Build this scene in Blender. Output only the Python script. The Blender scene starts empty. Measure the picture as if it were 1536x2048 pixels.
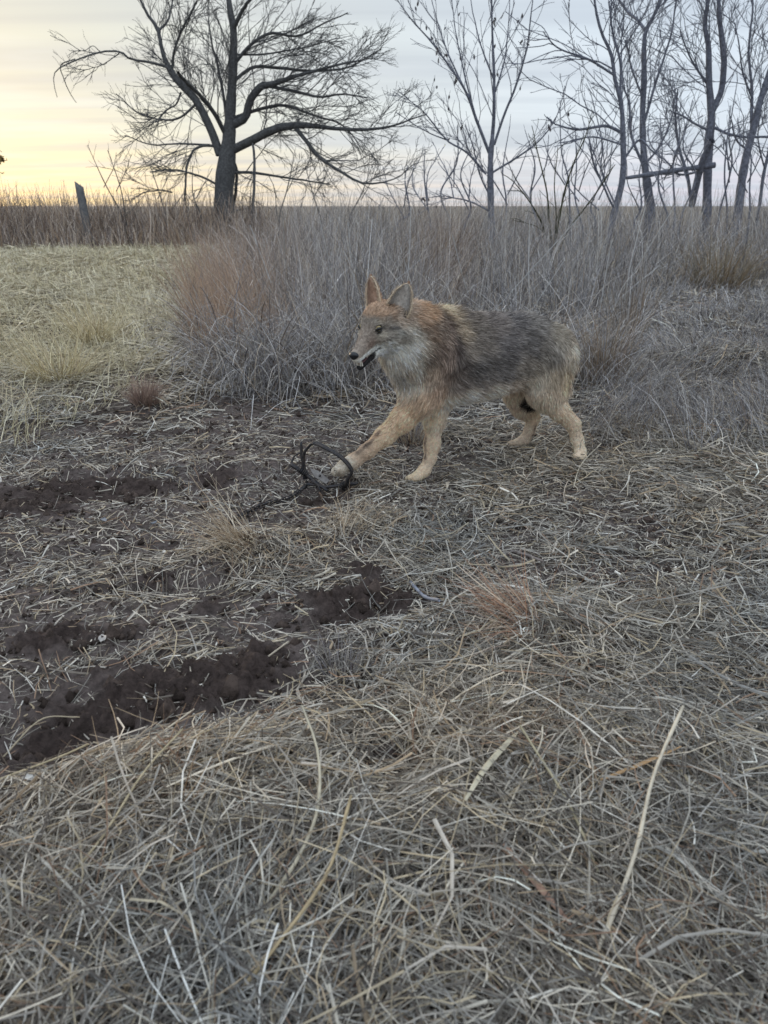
import bpy, math
import numpy as np

# ------------------------------------------------------------------ camera
CAM_H = 0.90
FPX = 1538.0                      # focal length in photograph pixels
PITCH = math.atan(612.0 / FPX)    # horizon at row 412
sc = bpy.context.scene
COL = sc.collection
cam_d = bpy.data.cameras.new('camera')
cam = bpy.data.objects.new('camera', cam_d)
COL.objects.link(cam)
cam.location = (0, 0, CAM_H)
cam.rotation_euler = (math.pi / 2 - PITCH, 0, 0)
cam_d.sensor_fit = 'VERTICAL'
cam_d.sensor_height = 36.0
cam_d.sensor_width = 27.0
cam_d.lens = FPX / 2048 * 36.0
cam_d.clip_start = 0.05
cam_d.clip_end = 20000
cam_d.dof.use_dof = True
cam_d.dof.focus_distance = 2.62
cam_d.dof.aperture_fstop = 6.5
sc.camera = cam

# ------------------------------------------------------------------ sky
SUN_AZ = math.radians(-30)        # measured from +Y, negative to the left
SUN_EL = math.radians(7)
world = bpy.data.worlds.new('World')
sc.world = world
world.use_nodes = True
wt = world.node_tree
for n_ in list(wt.nodes):
    wt.nodes.remove(n_)


def build_world():
    nt = wt
    N = nt.nodes.new

    def lk(a, b):
        nt.links.new(a, b)

    def mth(op, a, b=None, c=None, clamp=False):
        m = N('ShaderNodeMath'); m.operation = op; m.use_clamp = clamp
        for i, v in enumerate((a, b, c)):
            if v is None:
                continue
            if isinstance(v, (int, float)):
                m.inputs[i].default_value = v
            else:
                lk(v, m.inputs[i])
        return m.outputs[0]

    def mixc(f, a, b):
        m = N('ShaderNodeMix'); m.data_type = 'RGBA'
        for sock, v in ((m.inputs[0], f), (m.inputs[6], a), (m.inputs[7], b)):
            if isinstance(v, (int, float)):
                sock.default_value = v
            elif isinstance(v, tuple):
                sock.default_value = (*v, 1)
            else:
                lk(v, sock)
        return m.outputs[2]

    def sstep(x, a, b):
        m = N('ShaderNodeMapRange'); m.interpolation_type = 'SMOOTHSTEP'
        lk(x, m.inputs[0]); m.inputs[1].default_value = a; m.inputs[2].default_value = b
        return m.outputs[0]

    out = N('ShaderNodeOutputWorld'); bg = N('ShaderNodeBackground')
    tc = N('ShaderNodeTexCoord')
    sx = N('ShaderNodeSeparateXYZ'); lk(tc.outputs['Generated'], sx.inputs[0])
    X, Y, Z = sx.outputs
    zc = mth('MAXIMUM', Z, 0.0)
    az = mth('ARCTAN2', X, Y)
    # angular distance from the sun's azimuth, wrapped
    d = mth('ABSOLUTE', mth('SUBTRACT', az, SUN_AZ))
    d = mth('MINIMUM', d, mth('SUBTRACT', 2 * math.pi, d))
    glow = mth('POWER', mth('SUBTRACT', 1.0, sstep(d, 0.0, 1.0)), 1.3)          # wide
    # cloud layer seen from below: streaks
    iz = mth('DIVIDE', 1.0, mth('ADD', zc, 0.06))
    cx = N('ShaderNodeCombineXYZ')
    lk(mth('MULTIPLY', X, iz), cx.inputs[0]); lk(mth('MULTIPLY', Y, iz), cx.inputs[1])
    mp = N('ShaderNodeMapping'); lk(cx.outputs[0], mp.inputs[0])
    mp.inputs['Rotation'].default_value = (0, 0, 0.22); mp.inputs['Scale'].default_value = (0.10, 0.95, 1)
    ns = N('ShaderNodeTexNoise'); lk(mp.outputs[0], ns.inputs['Vector'])
    ns.inputs['Scale'].default_value = 1.0; ns.inputs['Detail'].default_value = 6; ns.inputs['Roughness'].default_value = 0.55
    ns.inputs['Distortion'].default_value = 0.4
    cl = sstep(ns.outputs[0], 0.36, 0.64)
    mp2 = N('ShaderNodeMapping'); lk(cx.outputs[0], mp2.inputs[0]); mp2.inputs['Scale'].default_value = (0.5, 0.9, 1)
    mp2.inputs['Rotation'].default_value = (0, 0, 0.5)
    ns2 = N('ShaderNodeTexNoise'); lk(mp2.outputs[0], ns2.inputs['Vector'])
    ns2.inputs['Scale'].default_value = 1.6; ns2.inputs['Detail'].default_value = 4
    # colours of the overcast dome
    horiz = mixc(glow, (0.47, 0.46, 0.53), (0.62, 0.55, 0.33))
    low = mixc(glow, (0.50, 0.56, 0.63), (0.53, 0.53, 0.43))
    high = mixc(glow, (0.41, 0.48, 0.55), (0.41, 0.44, 0.46))
    c = mixc(sstep(zc, 0.0, 0.10), horiz, low)
    c = mixc(sstep(zc, 0.08, 0.34), c, high)
    c = mixc(sstep(zc, 0.34, 0.9), c, (1.03, 1.17, 1.36))
    dark = mixc(glow, (0.38, 0.43, 0.50), (0.39, 0.40, 0.39))
    f = mth('MULTIPLY', mth('SUBTRACT', 1.0, cl), 0.8)
    c = mixc(f, c, dark)
    c = mixc(mth('MULTIPLY', sstep(ns2.outputs[0], 0.45, 0.7), 0.22), c, (0.60, 0.64, 0.68))
    sky = N('ShaderNodeTexSky'); sky.sky_type = 'NISHITA'; sky.sun_disc = False
    sky.sun_elevation = SUN_EL; sky.sun_rotation = SUN_AZ
    add = N('ShaderNodeMix'); add.data_type = 'RGBA'; add.blend_type = 'ADD'
    add.inputs[0].default_value = 1.0
    sc_ = N('ShaderNodeMix'); sc_.data_type = 'RGBA'; sc_.blend_type = 'MULTIPLY'; sc_.inputs[0].default_value = 1
    lk(sky.outputs[0], sc_.inputs[6]); sc_.inputs[7].default_value = (0.006, 0.006, 0.006, 1)
    lk(c, add.inputs[6]); lk(sc_.outputs[2], add.inputs[7])
    lk(add.outputs[2], bg.inputs[0]); bg.inputs[1].default_value = 1.0
    lk(bg.outputs[0], out.inputs[0])


build_world()
sun_d = bpy.data.lights.new('sun', 'SUN')
sun_d.energy = 0.9
sun_d.angle = math.radians(14)
sun_d.color = (1.0, 0.80, 0.55)
sun = bpy.data.objects.new('sun', sun_d)
COL.objects.link(sun)
sun.rotation_euler = (math.pi / 2 - SUN_EL, 0, math.pi - SUN_AZ)
sc.view_settings.view_transform = 'Standard'
sc.view_settings.look = 'None'
sc.view_settings.exposure = 0.56
sc.view_settings.gamma = 1.0
sc.render.engine = 'CYCLES'
sc.cycles.max_bounces = 5
sc.cycles.diffuse_bounces = 3
sc.cycles.use_denoising = True

ONLY = None        # test switch: None builds everything

# ------------------------------------------------------------------ helpers
FWD = np.array([0, math.cos(PITCH), -math.sin(PITCH)])
UPV = np.array([0, math.sin(PITCH), math.cos(PITCH)])
CAM = np.array([0, 0, CAM_H])


def ray(px, py):
    return FWD + np.array([1., 0, 0]) * (px - 768) / FPX + UPV * (1024 - py) / FPX


def pt(px, py, Y):
    """point on the ray of a photograph pixel at distance Y in front"""
    d = ray(px, py)
    return CAM + d * (Y / d[1])


def gp(px, py, z=0.0):
    """point on the ground under a pixel"""
    d = ray(px, py)
    return CAM + d * ((z - CAM_H) / d[2])


def pxm(p):
    """metres per photograph pixel at a point"""
    return float((np.asarray(p) - CAM) @ FWD) / FPX


def to_px(P):
    Q = np.asarray(P) - CAM
    dep = np.maximum(Q @ FWD, 0.05)
    return 768 + FPX * Q[..., 0] / dep, 1024 - FPX * (Q @ UPV) / dep


def lin(*c):
    return np.array([((v / 255 + 0.055) / 1.055) ** 2.4 if v > 10 else v / 255 / 12.92 for v in c])


_T = np.random.default_rng(5).random((256, 256)).astype(np.float64)


def vnoise(x, y, seed=0):
    x = np.asarray(x, float) + seed * 17.31; y = np.asarray(y, float) + seed * 9.77
    i = np.floor(x).astype(int); j = np.floor(y).astype(int)
    u = x - i; v = y - j
    u = u * u * (3 - 2 * u); v = v * v * (3 - 2 * v)
    a = _T[i & 255, j & 255]; b = _T[(i + 1) & 255, j & 255]
    c = _T[i & 255, (j + 1) & 255]; d = _T[(i + 1) & 255, (j + 1) & 255]
    return (a * (1 - u) + b * u) * (1 - v) + (c * (1 - u) + d * u) * v


def fbm(x, y, oct=4, seed=0):
    s = 0; a = 0.5; f = 1.0
    for o in range(oct):
        s = s + a * (vnoise(np.asarray(x) * f, np.asarray(y) * f, seed + o * 3.1) - 0.5); a *= 0.5; f *= 2.03
    return s


def smooth(x, a, b):
    t = np.clip((x - a) / (b - a), 0, 1)
    return t * t * (3 - 2 * t)


def np_mesh(name, V, quads, tris=None, col=None, smooth_=True):
    V = np.asarray(V, np.float32)
    quads = np.asarray(quads, np.int32).reshape(-1, 4)
    tris = np.zeros((0, 3), np.int32) if tris is None else np.asarray(tris, np.int32).reshape(-1, 3)
    me = bpy.data.meshes.new(name)
    me.vertices.add(len(V)); me.vertices.foreach_set('co', V.ravel())
    nl = quads.size + tris.size
    me.loops.add(nl)
    me.loops.foreach_set('vertex_index', np.concatenate([quads.ravel(), tris.ravel()]))
    npoly = len(quads) + len(tris)
    me.polygons.add(npoly)
    tot = np.concatenate([np.full(len(quads), 4), np.full(len(tris), 3)]).astype(np.int32)
    st = np.concatenate([[0], np.cumsum(tot)[:-1]]).astype(np.int32)
    me.polygons.foreach_set('loop_start', st)
    me.polygons.foreach_set('loop_total', tot)
    if smooth_:
        me.polygons.foreach_set('use_smooth', np.ones(npoly, bool))
    if col is not None:
        at = me.color_attributes.new('col', 'FLOAT_COLOR', 'POINT')
        c4 = np.ones((len(V), 4), np.float32); c4[:, :3] = col
        at.data.foreach_set('color', c4.ravel())
    me.update(calc_edges=True)
    return me


def link(name, me, mat=None, parent=None, label=None, cat=None, group=None, kind=None):
    o = bpy.data.objects.new(name, me)
    COL.objects.link(o)
    if mat is not None and me is not None and not len(me.materials):
        me.materials.append(mat)
    if parent is not None:
        o.parent = parent
        o.matrix_parent_inverse = parent.matrix_world.inverted() if False else o.matrix_parent_inverse
    for k, v in (('label', label), ('category', cat), ('group', group), ('kind', kind)):
        if v:
            o[k] = v
    return o


def thing(name, label, cat, loc, group=None):
    o = bpy.data.objects.new(name, None)
    COL.objects.link(o)
    o.location = loc
    o.empty_display_size = 0.1
    o['label'] = label; o['category'] = cat
    if group:
        o['group'] = group
    return o


def nrm(v):
    return v / np.maximum(np.linalg.norm(v, axis=-1, keepdims=True), 1e-9)


def ribbons(P, W, side, vee=0.0):
    """P[N,K,3] centre lines, W[N,K] half widths, side[N,3] or [N,K,3] unit width direction"""
    N, K, _ = P.shape
    if side.ndim == 2:
        side = np.repeat(side[:, None], K, 1)
    if vee:
        T = nrm(np.gradient(P, axis=1))
        up = np.cross(side, T)
        up = up * np.where(up[..., 2:3] < 0, -1, 1)
        V = np.stack([P - side * W[..., None], P + up * (W * vee)[..., None], P + side * W[..., None]], 2)
        M = 3
    else:
        V = np.stack([P - side * W[..., None], P + side * W[..., None]], 2)
        M = 2
    idx = np.arange(N * K * M).reshape(N, K, M)
    q = np.stack([idx[:, :-1, :-1], idx[:, :-1, 1:], idx[:, 1:, 1:], idx[:, 1:, :-1]], -1).reshape(-1, 4)
    return V.reshape(-1, 3), q, M


def tubes(P, R, S=5):
    """P[N,K,3], R[N,K] -> capped-ish tubes"""
    N, K, _ = P.shape
    T = nrm(np.gradient(P, axis=1))
    ref = np.where(np.abs(T[..., 2:3]) > 0.9, np.array([1., 0, 0]), np.array([0, 0, 1.]))
    ref = np.repeat(ref[:, :1], K, 1)
    A = nrm(np.cross(T, ref)); B = np.cross(T, A)
    th = np.arange(S) * 2 * math.pi / S
    V = P[:, :, None] + R[:, :, None, None] * (A[:, :, None] * np.cos(th)[:, None] + B[:, :, None] * np.sin(th)[:, None])
    idx = np.arange(N * K * S).reshape(N, K, S)
    nx = np.roll(idx, -1, 2)
    q = np.stack([idx[:, :-1], nx[:, :-1], nx[:, 1:], idx[:, 1:]], -1).reshape(-1, 4)
    return V.reshape(-1, 3), q


class Acc:
    """collects pieces that become one mesh"""
    def __init__(self):
        self.V = []; self.Q = []; self.T = []; self.C = []; self.n = 0

    def add(self, V, q, t=None, c=None):
        V = np.asarray(V, float)
        self.V.append(V)
        if q is not None and len(q):
            self.Q.append(np.asarray(q) + self.n)
        if t is not None and len(t):
            self.T.append(np.asarray(t) + self.n)
        if c is None:
            c = np.ones((len(V), 3))
        c = np.asarray(c, float)
        if c.ndim == 1:
            c = np.repeat(c[None], len(V), 0)
        self.C.append(c); self.n += len(V)

    def mesh(self, name, smooth_=True):
        Q = np.concatenate(self.Q) if self.Q else np.zeros((0, 4), int)
        T = np.concatenate(self.T) if self.T else None
        return np_mesh(name, np.concatenate(self.V), Q, T, np.concatenate(self.C), smooth_)


def resample(P, R, K):
    P = np.asarray(P, float); R = np.asarray(R, float)
    # Catmull-Rom through control points
    Q = np.vstack([2 * P[0] - P[1], P, 2 * P[-1] - P[-2]])
    n = len(P) - 1
    t = np.linspace(0, n, K)
    i = np.minimum(t.astype(int), n - 1); u = (t - i)[:, None]
    a, b, c, d = Q[i], Q[i + 1], Q[i + 2], Q[i + 3]
    pos = 0.5 * ((2 * b) + (-a + c) * u + (2 * a - 5 * b + 4 * c - d) * u ** 2 + (-a + 3 * b - 3 * c + d) * u ** 3)
    return pos, np.interp(t, np.arange(n + 1), R)


# ------------------------------------------------------------------ materials
def new_mat(name, rough=0.8, spec=0.3):
    m = bpy.data.materials.new(name)
    m.use_nodes = True
    b = m.node_tree.nodes['Principled BSDF']
    b.inputs['Roughness'].default_value = rough
    b.inputs['Specular IOR Level'].default_value = spec
    return m, m.node_tree, b


def attr_mat(name, rough=0.75, spec=0.25, noise=30.0, amt=0.25, transl=0.0):
    m, nt, b = new_mat(name, rough, spec)
    a = nt.nodes.new('ShaderNodeAttribute'); a.attribute_name = 'col'
    col = a.outputs['Color']
    if amt:
        g = nt.nodes.new('ShaderNodeNewGeometry')
        n = nt.nodes.new('ShaderNodeTexNoise'); n.inputs['Scale'].default_value = noise; n.inputs['Detail'].default_value = 3
        nt.links.new(g.outputs['Position'], n.inputs['Vector'])
        mr = nt.nodes.new('ShaderNodeMapRange'); nt.links.new(n.outputs[0], mr.inputs[0])
        mr.inputs[1].default_value = 0.3; mr.inputs[2].default_value = 0.7
        mr.inputs[3].default_value = 1 - amt; mr.inputs[4].default_value = 1 + amt
        mx = nt.nodes.new('ShaderNodeMix'); mx.data_type = 'RGBA'; mx.blend_type = 'MULTIPLY'; mx.inputs[0].default_value = 1
        nt.links.new(col, mx.inputs[6]); nt.links.new(mr.outputs[0], mx.inputs[7])
        col = mx.outputs[2]
    nt.links.new(col, b.inputs['Base Color'])
    if transl:
        t = nt.nodes.new('ShaderNodeBsdfTranslucent'); nt.links.new(col, t.inputs[0])
        s = nt.nodes.new('ShaderNodeMixShader'); s.inputs[0].default_value = transl
        nt.links.new(b.outputs[0], s.inputs[1]); nt.links.new(t.outputs[0], s.inputs[2])
        nt.links.new(s.outputs[0], nt.nodes['Material Output'].inputs[0])
    return m


def bump(nt, b, scale, strength, dist, detail=6):
    g = nt.nodes.new('ShaderNodeNewGeometry')
    n = nt.nodes.new('ShaderNodeTexNoise'); n.inputs['Scale'].default_value = scale; n.inputs['Detail'].default_value = detail
    n.inputs['Roughness'].default_value = 0.65
    nt.links.new(g.outputs['Position'], n.inputs['Vector'])
    bp = nt.nodes.new('ShaderNodeBump'); bp.inputs['Strength'].default_value = strength; bp.inputs['Distance'].default_value = dist
    nt.links.new(n.outputs[0], bp.inputs['Height']); nt.links.new(bp.outputs[0], b.inputs['Normal'])


M_straw = attr_mat('dry_straw', 0.6, 0.35, 60, 0.18, 0.12)
M_soil = attr_mat('soil', 0.95, 0.1, 55, 0.38)
bump(M_soil.node_tree, M_soil.node_tree.nodes['Principled BSDF'], 70, 1.0, 0.016, 9)
M_bark = attr_mat('bark', 0.9, 0.15, 18, 0.35)
bump(M_bark.node_tree, M_bark.node_tree.nodes['Principled BSDF'], 25, 0.9, 0.03)
M_twig = attr_mat('twig', 0.85, 0.2, 5, 0.15)
M_fur = attr_mat('fur', 0.65, 0.25, 90, 0.15, 0.15)
M_skin = attr_mat('coat_skin', 0.8, 0.15, 120, 0.2)
M_leaf = attr_mat('dead_leaf', 0.6, 0.3, 80, 0.2, 0.2)


def plain(name, col, rough=0.5, spec=0.5, metal=0.0, nscale=0, ncol=None, bmp=0):
    m, nt, b = new_mat(name, rough, spec)
    b.inputs['Base Color'].default_value = (*col, 1)
    b.inputs['Metallic'].default_value = metal
    if nscale:
        g = nt.nodes.new('ShaderNodeNewGeometry')
        n = nt.nodes.new('ShaderNodeTexNoise'); n.inputs['Scale'].default_value = nscale; n.inputs['Detail'].default_value = 5
        nt.links.new(g.outputs['Position'], n.inputs['Vector'])
        r = nt.nodes.new('ShaderNodeValToRGB'); r.color_ramp.elements[0].position = 0.38; r.color_ramp.elements[1].position = 0.66
        r.color_ramp.elements[0].color = (*col, 1); r.color_ramp.elements[1].color = (*ncol, 1)
        nt.links.new(n.outputs[0], r.inputs[0]); nt.links.new(r.outputs[0], b.inputs['Base Color'])
    if bmp:
        bump(nt, b, nscale or 60, 0.6, bmp)
    return m


M_steel = plain('weathered_steel', (0.030, 0.031, 0.036), 0.5, 0.5, 0.5, 90, (0.075, 0.062, 0.055), 0.001)
M_pan = plain('muddy_steel_plate', (0.19, 0.175, 0.165), 0.8, 0.3, 0.1, 60, (0.27, 0.25, 0.235), 0.001)
M_nose = plain('wet_black_nose', (0.012, 0.012, 0.014), 0.35, 0.5)
M_pupil = plain('pupil', (0.004, 0.004, 0.004), 0.05, 0.6)
M_tooth = plain('tooth', (0.75, 0.71, 0.62), 0.3, 0.5)
M_tongue = plain('tongue', (0.09, 0.035, 0.035), 0.4, 0.4)
M_claw = plain('claw', (0.05, 0.042, 0.036), 0.45, 0.4)
M_post = plain('weathered_post', (0.13, 0.13, 0.135), 0.9, 0.2, 0, 14, (0.20, 0.195, 0.19), 0.01)

# ------------------------------------------------------------------ layout tables (rows of the photograph)
GX = np.array([0, 256, 512, 768, 1024, 1280, 1536.])
GY = np.array([440, 500, 600, 700, 800, 880, 960, 1050, 1150, 1250, 1350, 1450, 1550, 1700, 1850, 2048.])
DENS = np.array([
    [.9, .9, .8, .8, .8, .8, .8],
    [1, 1, 1, .8, .8, .8, .8],
    [1, 1, .9, .8, .8, .9, .9],
    [.85, .9, .6, .7, .8, .9, 1],
    [.85, .55, .4, .6, .8, .9, 1],
    [.5, .22, .18, .28, .65, .85, 1],
    [.10, .10, .12, .34, .7, .75, .95],
    [.08, .07, .15, .52, .6, .34, .75],
    [.12, .20, .42, .45, .48, .38, .65],
    [.14, .14, .16, .40, .85, .75, .75],
    [.15, .12, .16, .72, 1, 1, .95],
    [.12, .14, .40, .95, 1, 1, 1],
    [.5, .7, .85, .85, 1, 1, 1],
    [.7, .95, 1, 1, 1, 1, 1],
    [1, 1, 1, 1, 1, 1, 1],
    [1, 1, 1, 1, 1, 1, 1]])


def table(T, px, py):
    px = np.clip(px, GX[0], GX[-1] - 1e-3); py = np.clip(py, GY[0], GY[-1] - 1e-3)
    i = np.clip(np.searchsorted(GX, px, 'right') - 1, 0, len(GX) - 2)
    j = np.clip(np.searchsorted(GY, py, 'right') - 1, 0, len(GY) - 2)
    u = (px - GX[i]) / (GX[i + 1] - GX[i]); v = (py - GY[j]) / (GY[j + 1] - GY[j])
    return (T[j, i] * (1 - u) + T[j, i + 1] * u) * (1 - v) + (T[j + 1, i] * (1 - u) + T[j + 1, i + 1] * u) * v


def blob_list(spec):
    """(px,py, half length m, half width m, angle deg in plan, weight) -> world blobs"""
    out = []
    for px, py, a, b, ang, w in spec:
        g = gp(px, py)
        out.append((g[0], g[1], a, b, math.radians(ang), w))
    return out


def blobs(B, x, y):
    s = np.zeros(np.shape(x))
    for bx, by, a, b, ang, w in B:
        dx = x - bx; dy = y - by
        u = (dx * math.cos(ang) + dy * math.sin(ang)) / a
        v = (-dx * math.sin(ang) + dy * math.cos(ang)) / b
        s = np.maximum(s, w * np.exp(-(u * u + v * v)))
    return s


# freshly dug, dark moist soil
FRESH = blob_list([
    (250, 975, .50, .10, 12, 1), (60, 1010, .40, .12, 0, .9), (400, 960, .25, .05, 10, .9), (640, 995, .13, .07, 20, 1), (560, 1010, .2, .05, 30, .6),
    (330, 1085, .10, .06, 0, .9), (150, 1100, .35, .10, 10, .5), (300, 1170, .20, .04, 10, .8), (240, 1420, .42, .11, 24, 1), (60, 1470, .3, .12, 10, 1),
    (480, 1350, .25, .07, 28, .9), (700, 1225, .22, .09, 25, 1), (780, 1560, .075, .075, 0, 1.2), (790, 880, .12, .05, 0, 1), (600, 1330, .2, .06, 25, .7),
    (850, 1060, .15, .06, 0, .4), (300, 870, .3, .05, 8, .7), (150, 1290, .35, .08, 18, .5), (1010, 1010, .2, .05, 0, .35), (720, 1150, .15, .06, 20, .6),
    (1390, 1640, .05, .03, 30, .8)])
PITS = blob_list([
    (652, 975, .15, .10, 0, -.040),
    (240, 1430, .40, .11, 24, -.028), (60, 1480, .3, .12, 10, -.028), (640, 998, .12, .06, 20, -.045), (330, 1088, .09, .05, 0, -.035),
    (290, 985, .45, .05, 12, -.03), (780, 1563, .07, .07, 0, -.035), (300, 1185, .2, .03, 10, -.035), (720, 1235, .2, .06, 25, -.02),
    (150, 1110, .3, .06, 10, -.015)])
RISES = blob_list([
    (250, 945, .5, .05, 12, .035), (430, 945, .2, .04, 10, .03), (560, 1110, .35, .06, 25, .03), (470, 1110, .15, .07, 20, .03), (400, 1385, .35, .08, 26, .02),
    (1060, 1275, .16, .11, 0, .045), (830, 860, .12, .08, 0, .05), (700, 1290, .3, .07, 25, .02), (1100, 1600, .6, .25, 10, .03), (560, 1700, .4, .2, 0, .025),
    (1450, 745, .45, .30, 0, .12), (290, 815, .10, .08, 0, .04), (1330, 880, .5, .25, 0, .03), (330, 1560, .3, .08, 10, .025), (700, 1060, .3, .08, 20, .02)])
RFPAW = pt(836, 965, 2.60)


def H(x, y):
    x = np.asarray(x, float); y = np.asarray(y, float)
    r = np.hypot(x, y)
    near = np.exp(-(r / 9.0) ** 2)
    z = 0.05 * fbm(x * 0.9, y * 0.9, 3, 1) * near + 0.02 * fbm(x * 4, y * 4, 3, 2) * near
    s = np.zeros(np.shape(x))
    for B in (PITS, RISES):
        for bx, by, a, b, ang, w in B:
            dx = x - bx; dy = y - by
            u = (dx * math.cos(ang) + dy * math.sin(ang)) / a
            v = (-dx * math.sin(ang) + dy * math.cos(ang)) / b
            s = s + w * np.exp(-(u * u + v * v))
    z = z + s
    # level spots where the animal stands
    for (fx, fy, fz, fr) in FEET:
        w = np.exp(-((x - fx) ** 2 + (y - fy) ** 2) / fr ** 2)
        z = z * (1 - w) + fz * w
    return z


_lh = gp(1163, 921); _rh = gp(1040, 895)
FEET = [(RFPAW[0], RFPAW[1], RFPAW[2], .12), (_lh[0], _lh[1], 0.0, .10), (_rh[0], _rh[1], 0.0, .10)]


def fresh(x, y):
    f = blobs(FRESH, x, y)
    n = fbm(x * 6, y * 6, 5, 8)
    return np.clip(smooth(f + n * 2.3, 0.42, 1.0), 0, 1)


def density(x, y):
    P = np.stack([x, y, np.zeros_like(x)], -1)
    px, py = to_px(P)
    d = table(DENS, px, py)
    n = fbm(x * 5, y * 5, 4, 4)
    d = np.clip(d + n * 0.9 * (d < 0.97) + n * 0.25, 0, 1)
    return np.maximum(d, .16) * (1 - 0.45 * fresh(x, y))


# ------------------------------------------------------------------ ground sheet
def build_ground():
    r = list(np.exp(np.arange(math.log(0.35), math.log(6.5), 0.0062)))
    while r[-1] < 6000:
        r.append(r[-1] * (1.03 if r[-1] < 30 else 1.12))
    r = np.array(r)
    a = np.concatenate([np.arange(-180, -44, 6.0), np.arange(-42, 42.01, 0.33), np.arange(46, 180, 6.0)])
    a = np.radians(a)
    A, Rr = np.meshgrid(a, r)
    X = Rr * np.sin(A); Y = Rr * np.cos(A)
    near = np.exp(-(Rr / 6.0) ** 2)
    fr = fresh(X, Y); dn = density(X, Y)
    Z = H(X, Y)
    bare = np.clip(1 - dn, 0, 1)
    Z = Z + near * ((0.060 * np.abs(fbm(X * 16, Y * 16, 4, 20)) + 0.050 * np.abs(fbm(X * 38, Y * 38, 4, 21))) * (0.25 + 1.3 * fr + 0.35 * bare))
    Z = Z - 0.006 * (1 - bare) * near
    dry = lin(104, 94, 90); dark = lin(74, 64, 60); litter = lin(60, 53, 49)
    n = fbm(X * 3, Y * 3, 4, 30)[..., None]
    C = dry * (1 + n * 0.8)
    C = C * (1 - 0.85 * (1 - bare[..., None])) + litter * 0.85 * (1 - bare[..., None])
    C = C * (1 - fr[..., None]) + dark * fr[..., None]
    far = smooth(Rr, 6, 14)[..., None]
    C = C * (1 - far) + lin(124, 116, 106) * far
    nr, na = A.shape
    V = np.stack([X, Y, Z], -1).reshape(-1, 3)
    idx = np.arange(nr * na).reshape(nr, na)
    nx = np.roll(idx, -1, 1)
    q = np.stack([idx[:-1], nx[:-1], nx[1:], idx[1:]], -1)[:, :, ::-1].reshape(-1, 4)
    V = np.vstack([V, [[0, 0, float(H(0., 0.))]]])
    cen = len(V) - 1
    t = np.stack([nx[0], idx[0], np.full(na, cen)], -1)[:, ::-1]
    C = np.vstack([C.reshape(-1, 3), [dry]])
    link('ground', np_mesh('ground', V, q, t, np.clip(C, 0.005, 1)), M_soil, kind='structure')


# ------------------------------------------------------------------ dead grass on the ground
STRAW = np.array([lin(*c) for c in [
    (216, 206, 188), (196, 186, 172), (178, 171, 158), (154, 149, 141), (190, 174, 146), (170, 150, 124), (122, 114, 104), (152, 124, 102), (92, 84, 76), (228, 222, 210)]])


def straw_cols(rng, n, w):
    w = np.asarray(w, float); w /= w.sum()
    c = STRAW[rng.choice(len(STRAW), n, p=w)]
    return c * rng.uniform(0.58, 1.24, (n, 1))


def lying(rng, x, y, L, wid, K, lift, col, curl=1.0, tiltmax=0.25, vee=0.0, orient=None, spread=math.pi):
    """strands lying on the ground, following it"""
    n = len(x)
    th = rng.uniform(-math.pi, math.pi, n)
    if orient is not None:
        th = orient + rng.normal(0, spread, n)
    t = np.linspace(-0.5, 0.5, K)
    curv = rng.normal(0, 0.9, n) * curl
    kink = np.where(rng.random(n) < 0.25, rng.normal(0, 0.8, n), 0)
    ang = th[:, None] + curv[:, None] * t * 1.2 + kink[:, None] * (t > rng.uniform(-.3, .3, (n, 1)))
    step = L[:, None] / (K - 1)
    dx = np.cumsum(np.cos(ang) * step, 1); dy = np.cumsum(np.sin(ang) * step, 1)
    X = x[:, None] + dx - dx.mean(1, keepdims=True)
    Y = y[:, None] + dy - dy.mean(1, keepdims=True)
    tilt = rng.normal(0, tiltmax, n)
    arch = np.abs(rng.normal(0, 0.12, n))
    Z = H(X, Y) + lift[:, None] + np.maximum(0, tilt[:, None] * (t + 0.5 * np.sign(tilt)[:, None]) * L[:, None]) + (0.25 - t ** 2) * (arch * L)[:, None] + 0.001
    P = np.stack([X, Y, Z], -1)
    W = wid[:, None] * np.linspace(1.0, 0.55, K)[None]
    roll = rng.uniform(-0.9, 0.9, n)
    hs = np.stack([-np.sin(th), np.cos(th), np.zeros(n)], -1)
    side = nrm(hs * np.cos(roll)[:, None] + np.array([0, 0, 1.]) * np.sin(roll)[:, None])
    V, q, M = ribbons(P, W, side, vee)
    C = np.repeat(col, K * M, 0)
    return V, q, C


def fan(rng, n, r0, r1, half=34):
    r = np.sqrt(rng.uniform(r0 ** 2, r1 ** 2, n))
    a = np.radians(rng.uniform(-half, half, n))
    return r * np.sin(a), r * np.cos(a)


def flow_angle(x, y):
    return 2.2 * math.pi * vnoise(x * 1.6, y * 1.6, 40) + 1.5 * fbm(x * 5, y * 5, 2, 41)


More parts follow.
